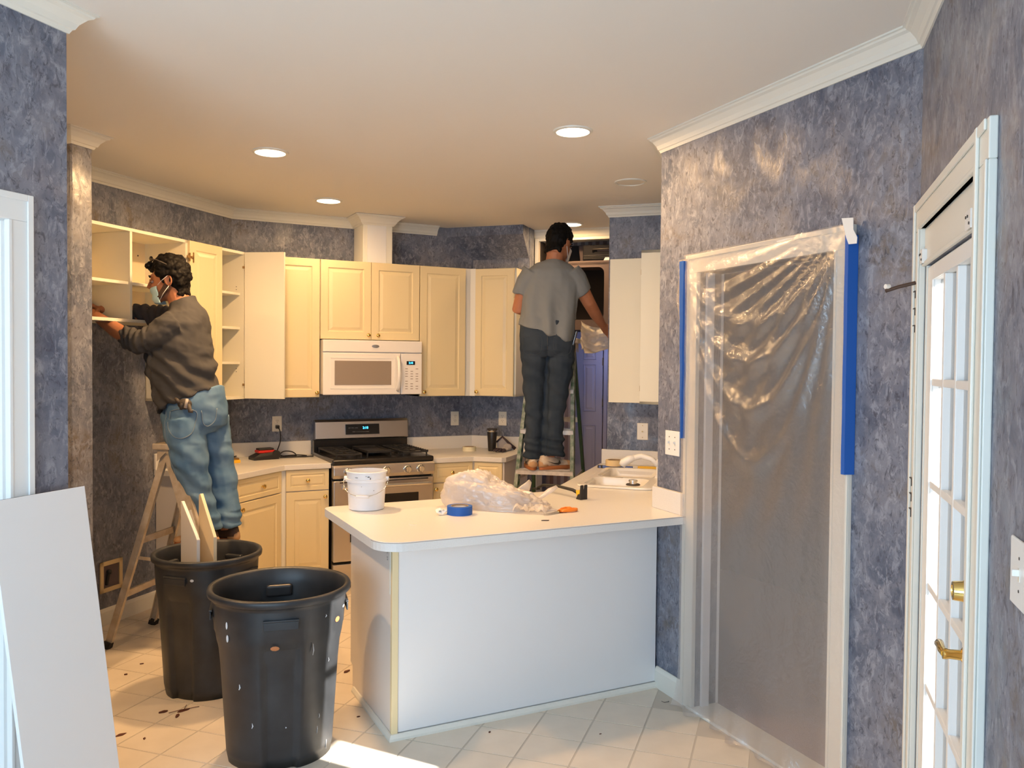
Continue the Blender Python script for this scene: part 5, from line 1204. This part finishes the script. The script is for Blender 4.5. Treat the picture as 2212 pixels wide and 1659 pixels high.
obj('shirt', remesh(sh, .0075, 4, fold_fn(.014, 6, 10, 4, xf1)), 'shirt1', p1)
jn = MB(); jn.rings([ell((-.128,.01,z1(1.475)),.170,.175,tilt=.35), ell((-.128,.01,z1(1.43)),.180,.183,tilt=.3), ell((-.130,.015,z1(1.36)),.188,.186), ell((-.128,.02,z1(1.30)),.182,.182), ell((-.125,.02,z1(1.25)),.13,.15)])
limb(jn, [(-.150,-.075,z1(1.33),.116),(-.148,-.085,z1(1.25),.118),(-.115,-.09,z1(1.10),.104),(-.082,-.078,z1(.96),.090),(-.055,-.065,z1(.83),.080),(-.038,-.055,z1(.735),.080),(-.035,-.05,z1(.685),.080)])
limb(jn, [(-.080,.115,z1(1.33),.118),(-.070,.125,z1(1.25),.116),(-.038,.125,z1(1.10),.098),(-.010,.12,z1(.96),.088),(.015,.11,z1(.83),.080),(.038,.10,z1(.735),.088),(.042,.10,z1(.685),.084)])
def xj1(c):
    k = .0045*sin(c.z*50+c.x*40+5*noise.noise(c*4))*(1 if c.z < z1(1.20) else .35)
    if c.z < z1(.78): k += .005*sin(c.z*105+c.x*30)
    return k
jm = remesh(jn, .0075, 3, fold_fn(.014, 5, 8, 11, xj1)); jo = obj('jeans', jm, 'jeans1', p1)
for nm, pts in (('side_seam', [(-.235+.135*u-.02*sin(u*3), z1(1.40-.60*u)) for u in [k/24 for k in range(25)]]), ('pocket_stitching', [(-.20,z1(1.385)),(-.20,z1(1.30)),(-.165,z1(1.25)),(-.12,z1(1.235)),(-.075,z1(1.26)),(-.06,z1(1.32)),(-.055,z1(1.385)),(-.13,z1(1.40)),(-.20,z1(1.385))]), ('pocket_stitching', [(-.030,z1(1.39)),(-.025,z1(1.32)),(-.005,z1(1.30)),(.025,z1(1.33)),(.035,z1(1.40))])):
    q = smoothp([(p_[0], p_[1], 0) for p_ in pts], 4) if nm != 'side_seam' else [Vector((p_[0], p_[1], 0)) for p_ in pts]
    L_ = snap_line(jm, [(v_.x, v_.y) for v_ in q], .002)
    if len(L_) > 3: obj(nm, MB().tube(L_, .0022, 5), 'thread', jo, smooth='all')
for sgn, (fx, fy_, fz) in ((1, (-.02,-.05,.002)), (-1, (.05,.10,.002))):
    shoe(p1, (fx, fy_, fz), radians(75), 'brown', False)
gl = thing('work_glove', 'black work glove hanging from the back pocket of the masked man', 'glove', p1.matrix_basis @ Vector((-.095, -.215, z1(1.43))), YAW)
obj('palm', MB().sphere((0,0,0), 1, 12, 8, sc=(.040,.018,.030)), 'slot', gl, smooth='all')
for k, (x, l_) in enumerate(((-.034,.045),(-.012,.030),(.012,.055),(.034,.04))): obj('finger', MB().tube([(x*.7,-.004,0),(x,-.012,.02-.02*k),(x*1.4,-.008,-l_ if k % 2 else .03)], [.012,.011,.008], 8), 'slot' if k != 2 else 'glove_g', gl, smooth='all')
# --- man in the light grey shirt, on the green ladder
Z0b = .9075
p2 = thing('person', 'man in light grey T-shirt and dark jeans seen from behind on the green ladder', 'person', (2.855, 5.150, .8595), YAW); p2.scale = (1, 1, .985)
def z2(z): return z-Z0b
TH2 = Matrix.Translation((.088, .06, z2(2.545))) @ Matrix.Rotation(radians(52), 4, 'Z') @ Matrix.Rotation(radians(20), 4, 'Y')
b = MB(); head(b, TH2, (.045,.02,z2(2.37)), .060)
b.rings([ell((.04,.01,z2(2.40)),.11,.07), ell((.035,0,z2(2.33)),.165,.095), ell((.025,0,z2(2.2)),.165,.105), ell((.01,0,z2(2.05)),.155,.10), ell((0,0,z2(1.93)),.165,.105), ell((0,0,z2(1.84)),.165,.11), ell((0,0,z2(1.76)),.13,.09)])
LL2 = [(-.085,.0,z2(1.83),.085),(-.092,.0,z2(1.62),.068),(-.086,.005,z2(1.45),.056),(-.088,.0,z2(1.28),.050),(-.092,0,z2(1.10),.042),(-.094,.0,z2(1.0),.036)]
LR2 = [(.085,.0,z2(1.83),.090),(.088,.0,z2(1.62),.078),(.072,.005,z2(1.45),.064),(.055,.0,z2(1.28),.054),(.045,0,z2(1.10),.042),(.030,0,z2(1.0),.036)]
limb(b, LL2); limb(b, LR2)
limb(b, [(.195,.0,z2(2.315),.060),(.245,.02,z2(2.22),.053),(.302,.06,z2(2.125),.047),(.36,.15,z2(2.045),.043),(.425,.25,z2(1.965),.028)])
limb(b, [(-.125,.0,z2(2.30),.058),(-.175,.01,z2(2.18),.052),(-.205,.03,z2(2.07),.045),(-.15,.16,z2(2.06),.040),(-.07,.28,z2(2.08),.028)])
hand(b, (.425,.25,z2(1.965)), (.6,.7,-.45), (.5,-.3,-.8), .7, 1); hand(b, (-.07,.28,z2(2.08)), (.5,.8,.1), (.3,0,-.9), .7, -1)
obj('body', remesh(b, .0055, 2), 'skin', p2)
keep2 = lambda p: not (p.x > .045 and p.z < .085) and not (p.x > -.035 and p.z < .03) and p.z > -.070
obj('hair', remesh(hair(TH2, keep2, .012, 5), .006, 3, lambda c: .003*noise.noise(Vector((c.x*70, c.y*70, c.z*18)))), 'hair', p2)
eyes(p2, TH2, (1, -1))
mk = MB()
for j in range(nz_+1):
    v = j/nz_
    for i in range(na+1):
        a = (i/na*2-1)*1.42; x = .030+(.092-.012*v)*cos(a); y = .0705*(1-.1*v)*sin(a); mk.v.append(TH2 @ Vector((x, y, -.018-.1*v)))
for j in range(nz_):
    for i in range(na): mk.face((j*(na+1)+i, j*(na+1)+i+1, (j+1)*(na+1)+i+1, (j+1)*(na+1)+i))
fm = obj('face_mask', mk, 'cord_w', p2, smooth='all')
for s_ in (1, -1): obj('ear_loop', MB().tube([TH2 @ Vector(q) for q in ((.045,s_*.0705,-.108),(.01,s_*.079,-.07),(-.022,s_*.0865,-.035))], .0018, 6), 'cord_w', fm, smooth='all')
sh = MB(); sh.rings([ell((.048,.01,z2(2.425)),.062,.058), ell((.042,.01,z2(2.395)),.125,.085), ell((.035,0,z2(2.345)),.178,.110), ell((.030,-.0,z2(2.27)),.200,.128), ell((.020,0,z2(2.15)),.203,.132), ell((.008,0,z2(2.04)),.206,.132), ell((-.002,0,z2(1.95)),.209,.136), ell((-.002,-.005,z2(1.895)),.209,.140,tilt=-.30), ell((-.002,-.005,z2(1.885)),.206,.138,tilt=-.32)])
limb(sh, [(.155,.0,z2(2.325),.092),(.205,.005,z2(2.275),.083),(.240,.015,z2(2.22),.074),(.262,.025,z2(2.188),.068)])
limb(sh, [(-.10,.0,z2(2.32),.088),(-.15,.0,z2(2.26),.078),(-.172,.005,z2(2.20),.070),(-.180,.008,z2(2.17),.066)])
def xf2(c):
    k = .011*sin(c.x*46+1.2+2.0*noise.noise(Vector((c.x*5, 0, c.z*3))))*max(0, min(1, (z2(2.25)-c.z)/.2))
    if c.z < z2(2.0): k += .0025*sin(c.x*60)
    return k if abs(c.x) < .21 else k*.3
obj('shirt', remesh(sh, .0075, 4, fold_fn(.009, 6, 6, 8, xf2)), 'shirt2', p2)
jn = MB(); jn.rings([ell((-.002,0,z2(1.985)),.185,.120), ell((-.002,0,z2(1.93)),.192,.125), ell((0,-.005,z2(1.84)),.197,.135), ell((0,-.005,z2(1.77)),.193,.13), ell((0,0,z2(1.72)),.15,.10)])
limb(jn, [(-.088,0,z2(1.82),.104),(-.092,.0,z2(1.70),.096),(-.092,.0,z2(1.60),.084),(-.086,.005,z2(1.45),.071),(-.086,.0,z2(1.28),.062),(-.090,0,z2(1.12),.062),(-.094,.0,z2(1.03),.062),(-.096,.0,z2(.995),.062)])
limb(jn, [(.090,0,z2(1.82),.108),(.092,.0,z2(1.70),.104),(.088,.0,z2(1.60),.097),(.073,.005,z2(1.45),.085),(.055,.0,z2(1.28),.074),(.048,0,z2(1.12),.080),(.048,.01,z2(1.03),.084),(.048,.01,z2(.998),.080)])
def xj2(c):
    k = .005*sin(c.z*52+c.x*22+3*noise.noise(c*5))*(1 if c.z < z2(1.72) else .3)
    if c.z < z2(1.14): k += .006*sin(c.z*110+c.x*20)
    if c.z < z2(1.80): k -= .010*math.exp(-(c.x/.012)**2)
    return k
jm = remesh(jn, .0075, 3, fold_fn(.007, 7, 7, 21, xj2)); jo = obj('jeans', jm, 'jeans2', p2)
for x0_, sgn in ((-.105, 1), (.105, 1)):
    pts = [(x0_-.062,z2(1.86)),(x0_-.058,z2(1.76)),(x0_,z2(1.735)),(x0_+.058,z2(1.76)),(x0_+.062,z2(1.86)),(x0_,z2(1.868)),(x0_-.062,z2(1.86))]
    L_ = snap_line(jm, [(v_.x, v_.y) for v_ in smoothp([(a_, b_, 0) for a_, b_ in pts], 4)], .0015)
    if len(L_) > 3: obj('pocket_stitching', MB().tube(L_, .0012, 5), 'seam2', jo, smooth='all')
L_ = snap_line(jm, [(0, z2(1.955-.012*k)) for k in range(16)], .0015); obj('back_seam', MB().tube(L_, .0022, 5), 'darktext', jo, smooth='all')
sp = shoe(p2, (-.094,-.005,.0), radians(6), 'shoe'); shoe(p2, (.005,-.010,.0), radians(-58), 'shoe')
hp = thing('phone', 'dark phone sticking out of the right pocket of the man in light grey', 'phone', p2.matrix_basis @ Vector((.197, -.04, z2(1.855))), YAW)
obj('body', MB().box(-.006,.006,-.035,.035,-.05,.055).transform(Matrix.Rotation(.25, 4, 'Y')), 'slot', hp, bevel=.003)
obj('edge', MB().box(-.0065,-.004,-.036,-.0335,-.045,.05).transform(Matrix.Rotation(.25, 4, 'Y')), 'chrome', hp)
# film held by the man in light grey
mb = MB(); nu, nv = 34, 40
for j in range(nv+1):
    v = j/nv
    for i in range(nu+1):
        u = i/nu; top = 1.955-.055*(4*u*(1-u))**.8+(.01 if u > .8 else 0); bot = 1.70+.07*max(0, (u-.35)/.65)**1.2-.0*u + (.03 if u < .08 else 0)
        z = top*(1-v)+bot*v
        dd_ = .05*noise.noise(Vector((u*3, v*3, 4)))+.030*sin((v*2.2-u*1.1)*7)*v+.02*noise.noise(Vector((u*9, v*9, 1)))
        s_ = .075+.31*u
        mb.v.append(Vector((3.20+R2*s_*1.0+.0+dd_*R2+.14, 5.62-R2*s_+dd_*R2, z)))
for j in range(nv):
    for i in range(nu): mb.face((j*(nu+1)+i, j*(nu+1)+i+1, (j+1)*(nu+1)+i+1, (j+1)*(nu+1)+i))
tag(obj('held_film', mb, 'drape', smooth='all'), 'milky plastic film held up in front of the bifold door', 'plastic film')
